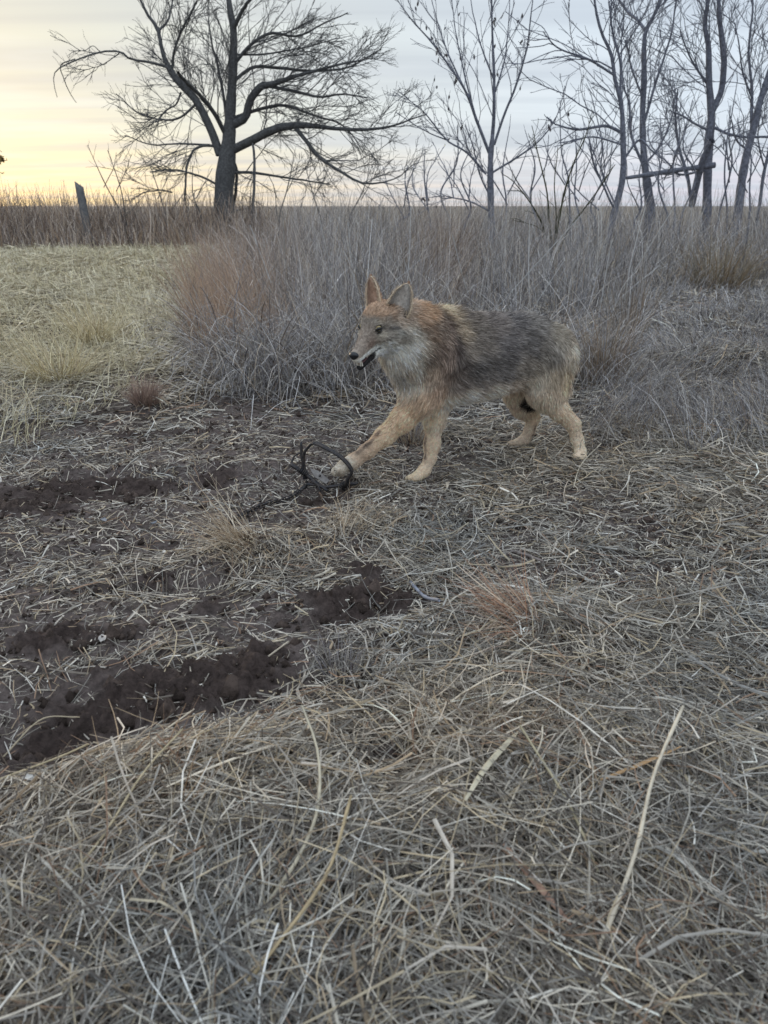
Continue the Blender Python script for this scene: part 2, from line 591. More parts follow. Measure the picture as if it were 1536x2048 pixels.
def build_litter():
    rng = np.random.default_rng(11)
    acc = Acc()
    # (r0, r1, count, min len, max len, half width, K, vee, layer height)
    bands = [(0.42, 0.80, 3600, .05, .26, .0011, 5, .8, .035), (0.80, 1.25, 8600, .04, .24, .0011, 5, .8, .035), (1.25, 2.1, 17500, .035, .22, .0012, 4, .7, .03),
             (2.1, 3.4, 31000, .03, .20, .0015, 4, 0, .025), (3.4, 6.0, 27000, .05, .24, .0023, 3, 0, .04),
             (6.0, 11.0, 17000, .08, .30, .0042, 3, 0, .06), (11, 20, 12000, .12, .34, .0085, 3, 0, .08)]
    w_grey = [.9, 1.0, 1.4, 1.5, .8, .6, 1.6, .3, 1.5, .5]
    for r0, r1, n, l0, l1, hw, K, vee, lay in bands:
        n = int(n * (1.9 if r1 < 2.5 else 1.5))
        x, y = fan(rng, n, r0, r1, 43 if r1 < 2.5 else 35)
        d = density(x, y)
        keep = rng.random(n) < np.clip(d * 1.15 - 0.06, 0.02, 1)
        x, y, d = x[keep], y[keep], d[keep]; n = len(x)
        L = np.exp(rng.uniform(math.log(l0), math.log(l1), n)) * (0.45 + 0.55 * d)
        wid = hw * np.exp(rng.normal(0, .38, n))
        lift = lay * rng.random(n) ** 1.6 * d
        col = straw_cols(rng, n, w_grey)
        # shade within the mat is painted into the deeper pieces; patches of warm and of grey
        warm = fbm(x * 2.2, y * 2.2, 3, 50)
        col = col * (1 + np.clip(warm, -.3, .3)[:, None] * np.array([.45, .25, 0.0]))
        lpx, lpy = to_px(np.stack([x, y, np.zeros(n)], -1))
        gw = (smooth(-lpx, -480, -260) * smooth(-lpy, -840, -700))[:, None]
        col = col * (1 - .65 * gw) + lin(222, 208, 170) * rng.uniform(.65, 1.1, (n, 1)) * .65 * gw
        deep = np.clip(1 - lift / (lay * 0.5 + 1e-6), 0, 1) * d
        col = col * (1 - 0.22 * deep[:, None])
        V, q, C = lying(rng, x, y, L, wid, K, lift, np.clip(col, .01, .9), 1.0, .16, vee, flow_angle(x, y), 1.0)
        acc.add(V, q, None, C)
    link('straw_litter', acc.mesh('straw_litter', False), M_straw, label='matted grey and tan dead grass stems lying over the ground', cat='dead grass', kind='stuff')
    # chaff: short broken bits on the bare soil
    acc = Acc()
    for r0, r1, n, hw in ((.45, 1.6, 5000, .0011), (1.6, 3.4, 24000, .0012), (3.4, 6, 7000, .0022)):
        x, y = fan(rng, n, r0, r1)
        fr = fresh(x, y)
        keep = rng.random(n) > fr * 0.5
        x, y = x[keep], y[keep]; n = len(x)
        L = np.exp(rng.uniform(math.log(.012), math.log(.065), n))
        V, q, C = lying(rng, x, y, L, hw * np.exp(rng.normal(0, .35, n)), 3, .002 + .006 * rng.random(n), straw_cols(rng, n, [1.2, 1.2, 1.4, 1.4, .6, .6, 1.2, .4, .7, .5]), .5, .2, 0)
        acc.add(V, q, None, C)
    link('straw_chaff', acc.mesh('straw_chaff', False), M_straw, label='short broken bits of straw scattered on bare dirt', cat='chaff', kind='stuff')
    # crumbs of soil
    acc = Acc()
    n = 45000
    x, y = fan(rng, n, 0.6, 3.8)
    fr = fresh(x, y)
    keep = rng.random(n) < 0.02 + .35 * np.clip(.6 - density(x, y), 0, 1) + 0.9 * fr
    x, y = x[keep], y[keep]; n = len(x)
    s = np.exp(rng.normal(math.log(.0040), .55, n)) * (1 + .7 * fresh(x, y))
    oc = np.array([[1, 0, 0], [-1, 0, 0], [0, 1, 0], [0, -1, 0], [0, 0, 1], [0, 0, -1.]])
    tr = np.array([[0, 2, 4], [2, 1, 4], [1, 3, 4], [3, 0, 4], [2, 0, 5], [1, 2, 5], [3, 1, 5], [0, 3, 5]])
    V = oc[None] * rng.uniform(.55, 1.2, (n, 6, 1)) * s[:, None, None]
    ph = rng.uniform(0, 6.28, n); c_, s_ = np.cos(ph)[:, None], np.sin(ph)[:, None]
    V = np.stack([V[..., 0] * c_ - V[..., 1] * s_, V[..., 0] * s_ + V[..., 1] * c_, V[..., 2] + V[..., 0] * .3], -1)
    V = V + np.stack([x, y, H(x, y) + .009], -1)[:, None]
    T = (tr[None] + 6 * np.arange(n)[:, None, None]).reshape(-1, 3)
    C = np.repeat(lin(82, 71, 65)[None] * rng.uniform(.6, 1.3, (n, 1)), 6, 0)
    acc.add(V.reshape(-1, 3), None, T, C)
    link('soil_crumbs', acc.mesh('soil_crumbs', False), M_soil, label='dark crumbs of dug soil strewn over the scraped dirt', cat='soil crumbs', kind='stuff')


# ------------------------------------------------------------------ upright grass
def blades(rng, x, y, h, lean, bend, wid, K, azim=None, spread=math.pi, z0=None, curl=0.0):
    """standing blades: lean from vertical at the base, bend = extra lean gained to the tip"""
    n = len(x)
    az = rng.uniform(-math.pi, math.pi, n) if azim is None else azim + rng.normal(0, spread, n)
    t = np.linspace(0, 1, K)
    th = lean[:, None] + bend[:, None] * t ** 1.5 + curl * rng.random((n, 1)) * t ** 4
    step = h[:, None] / (K - 1)
    aa = az[:, None] + rng.normal(0, .4, (n, 1)) * t
    zero = np.zeros((n, 1))
    ds = np.sin(th[:, :-1]) * step; dz = np.cos(th[:, :-1]) * step
    X = x[:, None] + np.concatenate([zero, np.cumsum(ds * np.cos(aa[:, :-1]), 1)], 1)
    Y = y[:, None] + np.concatenate([zero, np.cumsum(ds * np.sin(aa[:, :-1]), 1)], 1)
    Z = (H(x, y) if z0 is None else z0)[:, None] - .01 + np.concatenate([zero, np.cumsum(dz, 1)], 1)
    Z = np.maximum(Z, (H(X, Y) + .004) if K < 9 else Z)
    P = np.stack([X, Y, Z], -1)
    W = wid[:, None] * np.linspace(1, .3, K)[None]
    ph = rng.uniform(0, math.pi, n)
    side = np.stack([np.cos(ph), np.sin(ph), np.zeros(n)], -1)
    V, q, M = ribbons(P, W, side)
    return V, q, M


def EDGE(px):
    return np.interp(px, [-600, 300, 372, 400, 450, 520, 600, 800, 1000, 1150, 1200, 1262, 1300, 1420, 1560, 2200.], [470, 500, 640, 728, 765, 785, 785, 770, 740, 770, 770, 720, 606, 600, 590, 580.])


def in_thicket(x, y):
    """tall grass stand: its edge traced on the ground"""
    P = np.stack([x, y, np.zeros_like(x)], -1)
    px, py = to_px(P)
    ex = np.array([-600, 300, 372, 400, 450, 520, 600, 800, 1000, 1150, 1200, 1262, 1300, 1420, 1560, 2200.])
    ey = np.array([470, 500, 640, 728, 765, 785, 785, 770, 740, 770, 770, 720, 606, 600, 590, 580.])
    edge = np.interp(px, ex, ey)
    edge = np.where(px < 372, np.interp(py, [400, 520, 640], [500, 500, 640]), edge)
    left = np.interp(py, [412, 470, 560, 640, 730, 780], [440, 425, 385, 372, 400, 460])
    m = (py < edge + 14 * fbm(x * 3, y * 3, 2, 61) * 4) & (px > left)
    return m


def build_tall_grass():
    rng = np.random.default_rng(21)
    acc = Acc()
    base = np.array([lin(*c) for c in [(164, 160, 158), (140, 138, 140), (184, 176, 166), (104, 98, 98), (168, 152, 132), (122, 106, 94), (212, 208, 204)]])
    for r0, r1, n, hw, K in ((3.2, 5.6, 13000, .0025, 8), (5.6, 9, 15000, .0036, 6), (9, 14, 16000, .0052, 5), (14, 26, 15000, .0085, 4)):
        n = int(n * 1.5)
        x, y = fan(rng, n, r0, r1, 36)
        k = in_thicket(x, y)
        # denser clumps
        k &= rng.random(n) < np.clip(0.6 + (3.0 - 1.8 * smooth(y, 7, 10)) * fbm(x * 2.6, y * 2.6, 3, 70), .06, 1)
        x, y = x[k], y[k]; n = len(x)
        px, _ = to_px(np.stack([x, y, np.zeros(n)], -1))
        # how far inside the edge: low arching blades in front
        ye = np.array([gp(a, EDGE(a))[1] for a in np.linspace(-200, 1800, 201)])
        dist = y - np.interp(px, np.linspace(-200, 1800, 201), ye)
        hmax = .26 + .62 * smooth(dist, -.1, 1.7) + .30 * smooth(y, 9, 16)
        hmax = np.where((px > 900) & (y < 7.5), np.minimum(hmax, .26 + .50 * smooth(y, 4.6, 7.6)), hmax)
        left = np.interp(y, [4.2, 6, 9, 14, 20], [430, 385, 400, 430, 440])
        hmax = hmax * (.5 + .5 * smooth(px - left, -40, 150))
        typ = rng.random(n)
        stem = typ < .38
        h = np.where(stem, hmax * rng.uniform(.7, 1.18, n), hmax * rng.uniform(.35, 1.0, n))
        lean = np.where(stem, np.abs(rng.normal(.18, .34, n)), np.abs(rng.normal(.5, .4, n)))
        bend = np.where(stem, rng.normal(.1, .2, n), rng.uniform(.2, 2.6, n))
        wid = hw * np.where(stem, .62, 1.0) * np.exp(rng.normal(0, .3, n))
        col = base[rng.choice(7, n, p=[.25, .22, .18, .12, .08, .05, .10])] * rng.uniform(.5, 1.25, (n, 1))
        warm = np.exp(-((px - 440) / 130) ** 2)[:, None] + .6 * np.exp(-((px - 880) / 60) ** 2)[:, None] * (y[:, None] > 6)
        col = col * (1 - .36 * warm) + lin(172, 142, 116) * .36 * warm
        az = 2 * math.pi * vnoise(x * 1.1, y * 1.1, 63) * 1.6
        sp = np.full(n, 1.0)
        lf = px < left + 130
        az = np.where(lf, math.pi + rng.normal(0, 1.3, n), az); lean = np.where(lf, lean + .28, lean)
        extra = (rng.random(n) < .28) & ~stem
        bend = np.where(extra, bend + 1.4, bend)
        V, q, M = blades(rng, x, y, h, lean, bend, wid, K, az, .85, curl=1.8)
        grad = np.linspace(.88, 1.06, K)[None, :, None]  # root end darker: part rot, part shade painted into the blade colour
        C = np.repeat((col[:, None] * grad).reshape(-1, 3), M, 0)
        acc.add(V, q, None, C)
    # tangle of arching blades spilling over the front edge
    n = 5200
    px = np.concatenate([rng.uniform(370, 860, 3600), rng.uniform(860, 1280, 1600)])
    ys = np.array([gp(a, EDGE(a))[1] for a in px]) + rng.normal(.18, .28, n)
    xs = (px - 768) / FPX * (ys * math.cos(PITCH) + CAM_H * math.sin(PITCH))
    keep = in_thicket(xs, ys + .25); xs, ys, px = xs[keep], ys[keep], px[keep]; n = len(xs)
    col = base[rng.choice(7, n, p=[.24, .2, .2, .1, .08, .04, .14])] * rng.uniform(.55, 1.25, (n, 1))
    V, q, M = blades(rng, xs, ys, rng.uniform(.25, .75, n), np.abs(rng.normal(.55, .4, n)), rng.uniform(.6, 3.4, n), .0027 * np.exp(rng.normal(0, .3, n)), 8, -math.pi / 2, 1.5)
    acc.add(V, q, None, np.repeat(col, 8 * M, 0))
    # fine reddish seed heads on the left flank of the stand
    n = 1800
    px = rng.normal(440, 75, n); py = rng.uniform(600, 745, n)
    g = np.array([gp(a, b) for a, b in zip(px, py)])
    k = in_thicket(g[:, 0], g[:, 1]); g = g[k]; n = len(g)
    V, q, M = blades(rng, g[:, 0], g[:, 1], rng.uniform(.3, .85, n), np.abs(rng.normal(.3, .2, n)), rng.normal(.2, .2, n), np.full(n, .0012), 6, math.pi, .9)
    acc.add(V, q, None, np.repeat(lin(184, 156, 132)[None] * rng.uniform(.5, 1.15, (n, 1)), 6 * M, 0))
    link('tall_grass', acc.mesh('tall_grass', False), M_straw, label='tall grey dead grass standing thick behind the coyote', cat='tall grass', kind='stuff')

    # far strip of brush behind the meadow
    acc = Acc()
    n = 17000
    y = rng.uniform(16.5, 25, n); x = rng.uniform(-15.5, -3.2, n)
    edge = 17.6 + .8 * fbm(x * .6, x * 0, 2, 3) + .25 * np.sin(x * 1.3)
    k = y > edge; x, y = x[k], y[k]; n = len(x)
    hh = (0.55 + .62 * smooth(y, 18, 20.5)) * rng.uniform(.4, 1.25, n) * (1 + .9 * fbm(x * 1.1, y * .8, 3, 90))
    col = base[rng.choice(7, n)] * lin(238, 226, 214) * 1.3 * rng.uniform(.45, 1.2, (n, 1))
    V, q, M = blades(rng, x, y, hh, np.abs(rng.normal(0, .45, n)), rng.normal(.3, .5, n), .008 * np.exp(rng.normal(0, .3, n)), 4)
    acc.add(V, q, None, np.repeat(col, 4 * M, 0))
    link('brush_strip', acc.mesh('brush_strip', False), M_straw, label='brown strip of dead brush along the far edge of the pale meadow', cat='brush', kind='stuff')

    # meadow of short golden grass on the left
    acc = Acc()
    gold = np.array([lin(*c) for c in [(232, 222, 184), (216, 206, 172), (204, 192, 164), (240, 232, 204), (176, 164, 140)]])
    for r0, r1, n, hw, h0 in ((3.3, 5.5, 5200, .0018, .13), (5.5, 9, 9000, .003, .15), (9, 18.5, 15000, .006, .17)):
        x, y = fan(rng, int(n * 3.1), r0, r1, 36)
        px, py = to_px(np.stack([x, y, np.zeros_like(x)], -1))
        right = np.interp(py, [480, 560, 640, 700, 760, 830, 900], [470, 420, 385, 330, 300, 200, 60])
        k = (px < right + 20 * fbm(x * 3, y * 3, 2, 5)) & (py > 484)
        k &= rng.random(len(x)) < np.clip(.62 + 2.2 * fbm(x * 1.4, y * 1.4, 3, 33), .05, 1)
        x, y = x[k], y[k]; n = len(x)
        h = h0 * rng.uniform(.5, 1.5, n)
        V, q, M = blades(rng, x, y, h, np.abs(rng.normal(.55, .35, n)), rng.uniform(.1, 1.1, n), hw * np.exp(rng.normal(0, .3, n)), 4, flow_angle(x * .5, y * .5), 1.2)
        acc.add(V, q, None, np.repeat(gold[rng.choice(5, n)] * rng.uniform(.7, 1.08, (n, 1)), 4 * M, 0))
    link('meadow_grass', acc.mesh('meadow_grass', False), M_straw, label='short pale golden grass of the open meadow', cat='grass', kind='stuff')

    # low matted grass mound on the right, behind the animal
    acc = Acc()
    n = 24000
    px = rng.uniform(1120, 1650, n); py = rng.uniform(575, 925, n)
    g = np.array([gp(a, b) for a, b in zip(px, py)]); x, y = g[:, 0], g[:, 1]
    k = rng.random(n) < np.clip(.75 + 2 * fbm(x * 2.5, y * 2.5, 3, 77), .1, 1) * smooth(px, 1120, 1260) * (1 - .9 * smooth(py, 830, 915))
    x, y = x[k], y[k]; n = len(x)
    col = base[rng.choice(7, n, p=[.3, .22, .16, .14, .06, .05, .07])] * rng.uniform(.7, 1.2, (n, 1))
    V, q, M = blades(rng, x, y, rng.uniform(.10, .28, n) * (1 + 1.6 * fbm(x * 2, y * 2, 2, 15)), np.abs(rng.normal(.5, .3, n)), rng.uniform(.6, 1.9, n), .0019 * (y / 3.6), 5, flow_angle(x * 1.2, y * 1.2), 1.0)
    acc.add(V, q, None, np.repeat(col, 5 * M, 0))
    link('matted_grass', acc.mesh('matted_grass', False), M_straw, label='low bluish grey grass matted in mounds behind the hind legs', cat='grass', kind='stuff')


def tuft(name, label, px, py, n, hmin, hmax, cols, spread, lean=.6, bend=.8, wid=.0013, azim=None, azs=math.pi, seed=1, group=None):
    rng = np.random.default_rng(seed)
    g = gp(px, py); g[2] = float(H(g[0], g[1])) + 0.002
    t = thing(name, label, 'grass tuft', tuple(g), group)
    a = rng.uniform(-math.pi, math.pi, n); r = spread * rng.random(n) ** .7
    x = g[0] + r * np.cos(a); y = g[1] + r * np.sin(a)
    col = np.array([lin(*c) for c in cols])[rng.choice(len(cols), n)] * rng.uniform(.65, 1.15, (n, 1))
    V, q, M = blades(rng, x, y, rng.uniform(hmin, hmax, n), np.abs(rng.normal(lean, .3, n)), rng.normal(bend, .4, n), wid * np.exp(rng.normal(0, .3, n)), 6, azim if azim is not None else a, azs if azim is not None else .5)
    link('blades', np_mesh('blades', V - g, q, None, np.repeat(col, 6 * M, 0), False), M_straw, t)
    # crown of rotted stubs at the root
    m = 60
    a = rng.uniform(-math.pi, math.pi, m); r = spread * .8 * rng.random(m)
    V, q, M = blades(rng, g[0] + r * np.cos(a), g[1] + r * np.sin(a), rng.uniform(.02, .05, m), np.abs(rng.normal(.3, .3, m)), rng.normal(.1, .2, m), np.full(m, wid * 1.5), 3, a, .4)
    link('root_crown', np_mesh('root_crown', V - g, q, None, np.repeat(lin(78, 62, 54)[None] * rng.uniform(.5, 1.2, (m, 1)), 3 * M, 0), False), M_straw, t)
    return t


def build_tufts():
    rust = [(178, 134, 104), (162, 116, 90), (188, 162, 138), (150, 130, 116), (204, 186, 164)]
    tan = [(200, 182, 156), (184, 164, 138), (160, 138, 114), (214, 202, 182)]
    brown = [(160, 136, 122), (138, 116, 106), (176, 154, 138)]
    grey = [(150, 146, 148), (136, 130, 132), (172, 166, 160)]
    gold = [(216, 204, 166), (202, 188, 148), (190, 172, 138)]
    tuft('grass_tuft', 'rust orange grass tuft pressed flat on the matted straw', 1075, 1285, 300, .08, .24, rust, .06, 1.2, .3, .0014, math.radians(165), .75, 3)
    tuft('grass_tuft', 'small dark reddish brown tuft alone at the edge of the dirt', 292, 818, 420, .07, .15, brown, .05, .45, .35, .0016, seed=4)
    tuft('grass_tuft', 'tan combed over grass tuft beside the buried end of the chain', 500, 1118, 260, .08, .26, tan, .07, .95, .4, .0013, math.radians(200), .7, 5)
    tuft('grass_tuft', 'bushy tuft with dark base behind the outstretched foreleg', 826, 880, 340, .08, .17, tan + grey, .08, .5, .9, .0015, seed=6)
    tuft('grass_tuft', 'wispy grey tuft sticking up on the straw by the dug trench', 682, 1352, 90, .05, .11, grey, .035, .35, .5, .0010, seed=7)
    tuft('grass_tuft', 'spreading pale gold tuft of long blades in the meadow', 190, 690, 300, .2, .45, gold, .12, .7, .6, .0022, seed=8)
    tuft('grass_tuft', 'pale gold tuft bent over beside the reddish brown tuft', 120, 760, 280, .2, .42, gold, .14, .8, .5, .002, seed=9)
    tuft('grass_tuft', 'low straw tuft between the trap and the wispy grey tuft', 690, 1075, 160, .06, .16, tan, .10, .9, .5, .0012, math.radians(20), .9, 10)
    tuft('grass_tuft', 'upright brown grass clump right of the rump', 1205, 775, 260, .18, .46, [(150, 132, 112), (130, 112, 96), (170, 154, 134)], .10, .2, .5, .0019, seed=12)
    tuft('grass_tuft', 'tall tan bunchgrass standing at the edge of the far grass', 1435, 585, 420, .35, .75, [(160, 148, 126), (140, 130, 114), (150, 128, 100)], .30, .3, .7, .0038, seed=13)
    tuft('grass_tuft', 'dull brown bunchgrass inside the tall grey grass above the neck', 870, 560, 520, .45, .8, [(128, 104, 78), (112, 92, 72), (140, 120, 96)], .35, .22, .45, .0036, seed=14)
    tuft('grass_tuft', 'fuzzy orange brown tuft low in the bottom corner of the straw', 1470, 1930, 300, .05, .12, [(150, 112, 84), (166, 132, 104), (140, 100, 78)], .09, .7, .9, .0007, seed=15)
    tuft('grass_tuft', 'upright dried weed stalks left of the matted grass mound', 1255, 700, 60, .3, .6, [(146, 130, 112), (126, 112, 98)], .08, .08, .12, .003, seed=16)
    tuft('grass_tuft', 'orange tinged tuft flattened near the pale leaf', 1045, 1500, 160, .06, .18, rust, .05, .95, .4, .0011, math.radians(240), .8, 17)
    tuft('grass_tuft', 'brown matted tuft at the lower end of the dug trench', 290, 1625, 200, .06, .18, [(150, 118, 90), (130, 100, 78), (176, 150, 120)], .09, .95, .5, .0013, math.radians(10), .9, 18)


def build_reeds():
    spec = [((696, 445), (713, 565)), ((822, 412), (815, 526)), ((744, 438), (739, 523)), ((796, 478), (825, 575)), ((840, 520), (786, 562)), ((565, 422), (568, 478)),
            ((1293, 405), (1260, 565)), ((1352, 408), (1269, 544)), ((1059, 440), (1061, 555)), ((1223, 481), (1209, 565)), ((1164, 429), (1066, 537)), ((1129, 520), (1084, 590)),
            ((1320, 530), (1246, 597)), ((640, 440), (655, 560)), ((500, 450), (540, 560)), ((905, 470), (930, 560))]
    rng = np.random.default_rng(8)
    for i, (a, b) in enumerate(spec):
        Y = 6.2 + .9 * rng.random()
        top = pt(*a, Y + rng.normal(0, .1)); low = pt(*b, Y)
        d = low - top; foot = low + d * max(0., (low[2] + .02) / max(.05, -d[2]))
        if np.linalg.norm(foot[:2] - low[:2]) > .8:
            foot = low + np.array([d[0] * .3, 0, -low[2] - .02])
        mid = (top + foot) / 2 + rng.normal(0, .012, 3)
        P, R = resample(np.array([foot, mid, top]), np.array([.0052, .0045, .0026]), 12)
        V, q = tubes((P - foot)[None], (R * (1 + .2 * (np.arange(12) % 4 == 1)))[None], 6)
        o = link('reed_stalk', np_mesh('reed_stalk', V, q, None, np.repeat(lin(206, 204, 202)[None] * rng.uniform(.75, 1.05), len(V), 0)), M_straw, None, 'long pale reed stalk leaning out of the tall grey grass', 'reed', 'pale reed stalks in the tall grass')
        o.location = foot


def build_straws():
    rng = np.random.default_rng(31)
    pale = lin(214, 202, 180); tan = lin(190, 160, 122); grey = lin(150, 148, 152); brn = lin(150, 118, 92)

    def stem(pts, r0, r1, col, label, name='straw_stem', cat='straw', lift=.03, lab2=None):
        g = np.array([gp(a, b) for a, b in pts])
        lift = lift + .012
        g[:, 2] = H(g[:, 0], g[:, 1]) + lift
        K = 14
        P, R = resample(g, np.linspace(r0, r1, len(g)), K)
        # let one end sink into the mat
        P[:, 2] -= np.linspace(lift * .6, -lift * .25, K)
        o = P[0].copy()
        R = R * (1 + .25 * (np.arange(K) % 5 == 2))
        V, q = tubes((P - o)[None], R[None], 6)
        ends = [[0, 1, 2, 3], [0, 3, 4, 5]]
        last = (K - 1) * 6
        q = np.vstack([q, ends, [[last + i for i in e[::-1]] for e in ends]])
        C = col[None] * rng.uniform(.85, 1.05, (len(V), 1))
        ob = link(name, np_mesh(name, V, q, None, C), M_straw, None, label, cat)
        ob.location = o

    stem([(820, 1170), (848, 1203), (877, 1240)], .0042, .0038, lin(148, 152, 164), 'short grey stick lying on the straw above the rust orange tuft', 'stick', 'stick', .022)
    stem([(1022, 1108), (1052, 1122), (1085, 1142)], .0036, .003, lin(138, 128, 124), 'thin brown grey stick on the bare patch past the forepaw', 'stick', 'stick', .012)
    stem([(1183, 1955), (1225, 1870), (1262, 1775), (1290, 1660), (1345, 1535)], .0030, .0024, pale, 'thickest long pale reed slanting across the foreground straw', lift=.07)
    stem([(1190, 1790), (1130, 1690), (1060, 1600), (1030, 1570)], .0022, .0016, lin(190, 178, 146), 'long greenish tan stem crossing the thick pale reed', lift=.055)
    stem([(990, 1770), (1015, 1690), (1070, 1590), (1075, 1560)], .0016, .0012, pale, 'thin pale curved stem beside the flat blade', lift=.05)
    stem([(535, 1870), (600, 1800), (640, 1720), (640, 1620), (610, 1540)], .0030, .0016, lin(200, 190, 166), 'bent pale stem arching from the straw to the dug trench', lift=.06)
    stem([(470, 2040), (560, 1960), (660, 1850), (705, 1730)], .0026, .0020, lin(186, 166, 130), 'long tan stem curving up from the lower edge', lift=.06)
    stem([(55, 1880), (200, 1765), (300, 1640), (380, 1580)], .0020, .0014, lin(196, 180, 146), 'long straw bundle stem slanting beside the bare dirt', lift=.05)
    stem([(215, 1785), (330, 1795), (420, 1780)], .0016, .0012, brn, 'short brown stem lying level on the foreground straw')
    stem([(1205, 1290), (1200, 1350), (1192, 1375)], .0017, .0014, pale, 'upright bent pale straw beside the rust orange tuft', lift=.05)
    stem([(1245, 1265), (1255, 1300), (1290, 1330)], .0016, .0013, lin(200, 184, 156), 'short pale straw right of the rust orange tuft', lift=.03)
    stem([(1485, 1220), (1500, 1270), (1532, 1325)], .0018, .0014, pale, 'kinked pale straw on the thin mat far from the trap', lift=.035)
    stem([(372, 1322), (420, 1324)], .0022, .002, pale, 'short thick white straw on dark soil', lift=.012)
    stem([(535, 1300), (570, 1320)], .0019, .0017, pale, 'short white straw at the top of the dug trench', lift=.012)
    stem([(520, 1347), (580, 1325)], .0018, .0015, lin(196, 184, 164), 'pale straw lying across the dug trench', lift=.014)
    stem([(0, 1487), (80, 1432), (160, 1438)], .0016, .0012, lin(180, 166, 140), 'slender straw reaching over the dark dug soil', lift=.02)
    stem([(190, 1640), (320, 1560), (395, 1480)], .0019, .0012, pale, 'long pale straw leading up to the dug trench', lift=.04)
    stem([(0, 1575), (120, 1560), (190, 1565)], .0018, .0014, lin(200, 184, 150), 'golden straw lying level at the lower end of the dug soil', lift=.03)
    stem([(975, 1040), (985, 1010), (1005, 985)], .0018, .0014, pale, 'pale straw leaning near the hind foot', lift=.02)
    stem([(1253, 1005), (1256, 965), (1268, 960), (1285, 985)], .0016, .0013, pale, 'pale straw bent into a hook on the mat', lift=.035)
    stem([(1146, 985), (1160, 950), (1200, 915)], .0016, .0013, pale, 'pale straw in front of the near hind foot', lift=.03)
    stem([(895, 800), (960, 830), (1000, 848)], .0022, .0018, lin(190, 184, 176), 'thick pale reed lying under the belly', lift=.02)
    stem([(660, 865), (690, 852), (740, 848)], .0016, .0013, pale, 'pale straw on bare soil behind the trap jaws', lift=.012)
    stem([(420, 960), (455, 948), (520, 942)], .0017, .0014, pale, 'pale straw on scraped soil left of the trap', lift=.012)
    stem([(430, 988), (480, 978)], .0016, .0013, pale, 'short pale straw left of the trap chain', lift=.012)

    # dead leaves
    def leaf(px, py, s, col, label, seed):
        r = np.random.default_rng(seed)
        g = gp(px, py); g[2] = float(H(g[0], g[1])) + .016
        u = np.linspace(-1, 1, 7); v = np.linspace(-1, 1, 5)
        U, Vv = np.meshgrid(u, v, indexing='ij')
        w = .5 * np.sqrt(np.clip(1 - U ** 2, 0, 1)) * (1 + .15 * r.normal(size=(7, 1))) + .02
        X = U * s; Yy = Vv * w * s; Z = s * (.22 * Vv ** 2 * r.uniform(.4, 1.4) + .25 * r.normal() * U ** 2 + .05 * r.normal(size=U.shape))
        th = r.uniform(0, 6.28)
        Q = np.stack([X * math.cos(th) - Yy * math.sin(th), X * math.sin(th) + Yy * math.cos(th), Z], -1).reshape(-1, 3)
        idx = np.arange(35).reshape(7, 5)
        q = np.stack([idx[:-1, :-1], idx[1:, :-1], idx[1:, 1:], idx[:-1, 1:]], -1).reshape(-1, 4)
        Q2 = Q - np.array([0, 0, s * .02])
        VV = np.vstack([Q, Q2]); qq = np.vstack([q, q[:, ::-1] + 35])
        o = link('dead_leaf', np_mesh('dead_leaf', VV, qq, None, np.repeat(lin(*col)[None], len(VV), 0)), M_leaf, None, label, 'leaf')
        o.location = g

    L = [(1352, 1498, .012, (220, 216, 205), 'small whitish dead leaf at the edge of the thick straw'), (1420, 1478, .035, (196, 194, 186), 'long curled grey leaf lying on thick straw'), (210, 1288, .016, (205, 198, 190), 'curled pale leaf on the scraped dirt'),
         (62, 1585, .012, (225, 220, 212), 'tiny white leaf on straw below the dug soil'), (146, 1080, .012, (196, 186, 176), 'small pale leaf on dirt facing the chain'), (1320, 945, .014, (214, 206, 196), 'whitish leaf on the matted grass behind the near hind foot'),
         (1450, 1042, .013, (206, 194, 172), 'yellowish leaf on the thin mat'), (1490, 1090, .014, (196, 190, 180), 'pale grey leaf upright in the thin mat'), (1514, 1157, .012, (220, 214, 206), 'white leaf beside the kinked pale straw'),
         (208, 1045, .016, (150, 152, 158), 'bluish grey curled leaf on the scraped dirt'), (308, 1053, .012, (140, 144, 150), 'grey folded leaf near the buried end of the chain'), (1090, 1786, .013, (206, 196, 178), 'crumpled cream leaf among foreground stems'),
         (330, 1118, .009, (226, 220, 210), 'tiny white leaf scrap on dark soil by the chain end'), (700, 2000, .012, (130, 76, 64), 'reddish dead leaf at the lower edge of the straw')]
    for i, (a, b, s, c, lb) in enumerate(L):
        leaf(a, b, s, c, lb, 100 + i)

    # flat broad blades in the foreground
    def blade(pts, hw, col, label, lift=.05):
        g = np.array([gp(a, b) for a, b in pts]); g[:, 2] = H(g[:, 0], g[:, 1]) + lift
        P, _ = resample(g, np.ones(len(g)), 12)
        W = hw * np.sin(np.linspace(.25, math.pi - .08, 12)) ** .6
        T = nrm(np.gradient(P, axis=0)); side = nrm(np.cross(T, [0, 0, 1.]))
        V, q, M = ribbons(P[None], W[None], side[None], .5)
        V2 = V - [0, 0, .0006]
        o = P[0]
        VV = np.vstack([V, V2]) - o; qq = np.vstack([q, q[:, ::-1] + len(V)])
        ob = link('dry_leaf_strip', np_mesh('dry_leaf_strip', VV, qq, None, lin(*col)[None] * np.random.default_rng(1).uniform(.9, 1.05, (len(VV), 1))), M_straw, None, label, 'dry leaf')
        ob.location = o
    blade([(925, 1700), (965, 1630), (1010, 1570), (1030, 1545)], .005, (206, 196, 170), 'broad pale flat blade beside the dark soil hole')
    blade([(1000, 1760), (1060, 1820), (1140, 1905)], .0055, (170, 136, 116), 'broad pinkish brown blade lying in the foreground straw', .035)
    blade([(1190, 1640), (1260, 1610), (1350, 1565)], .0035, (190, 154, 112), 'flat orange tan blade pointing at the thick pale reed', .05)
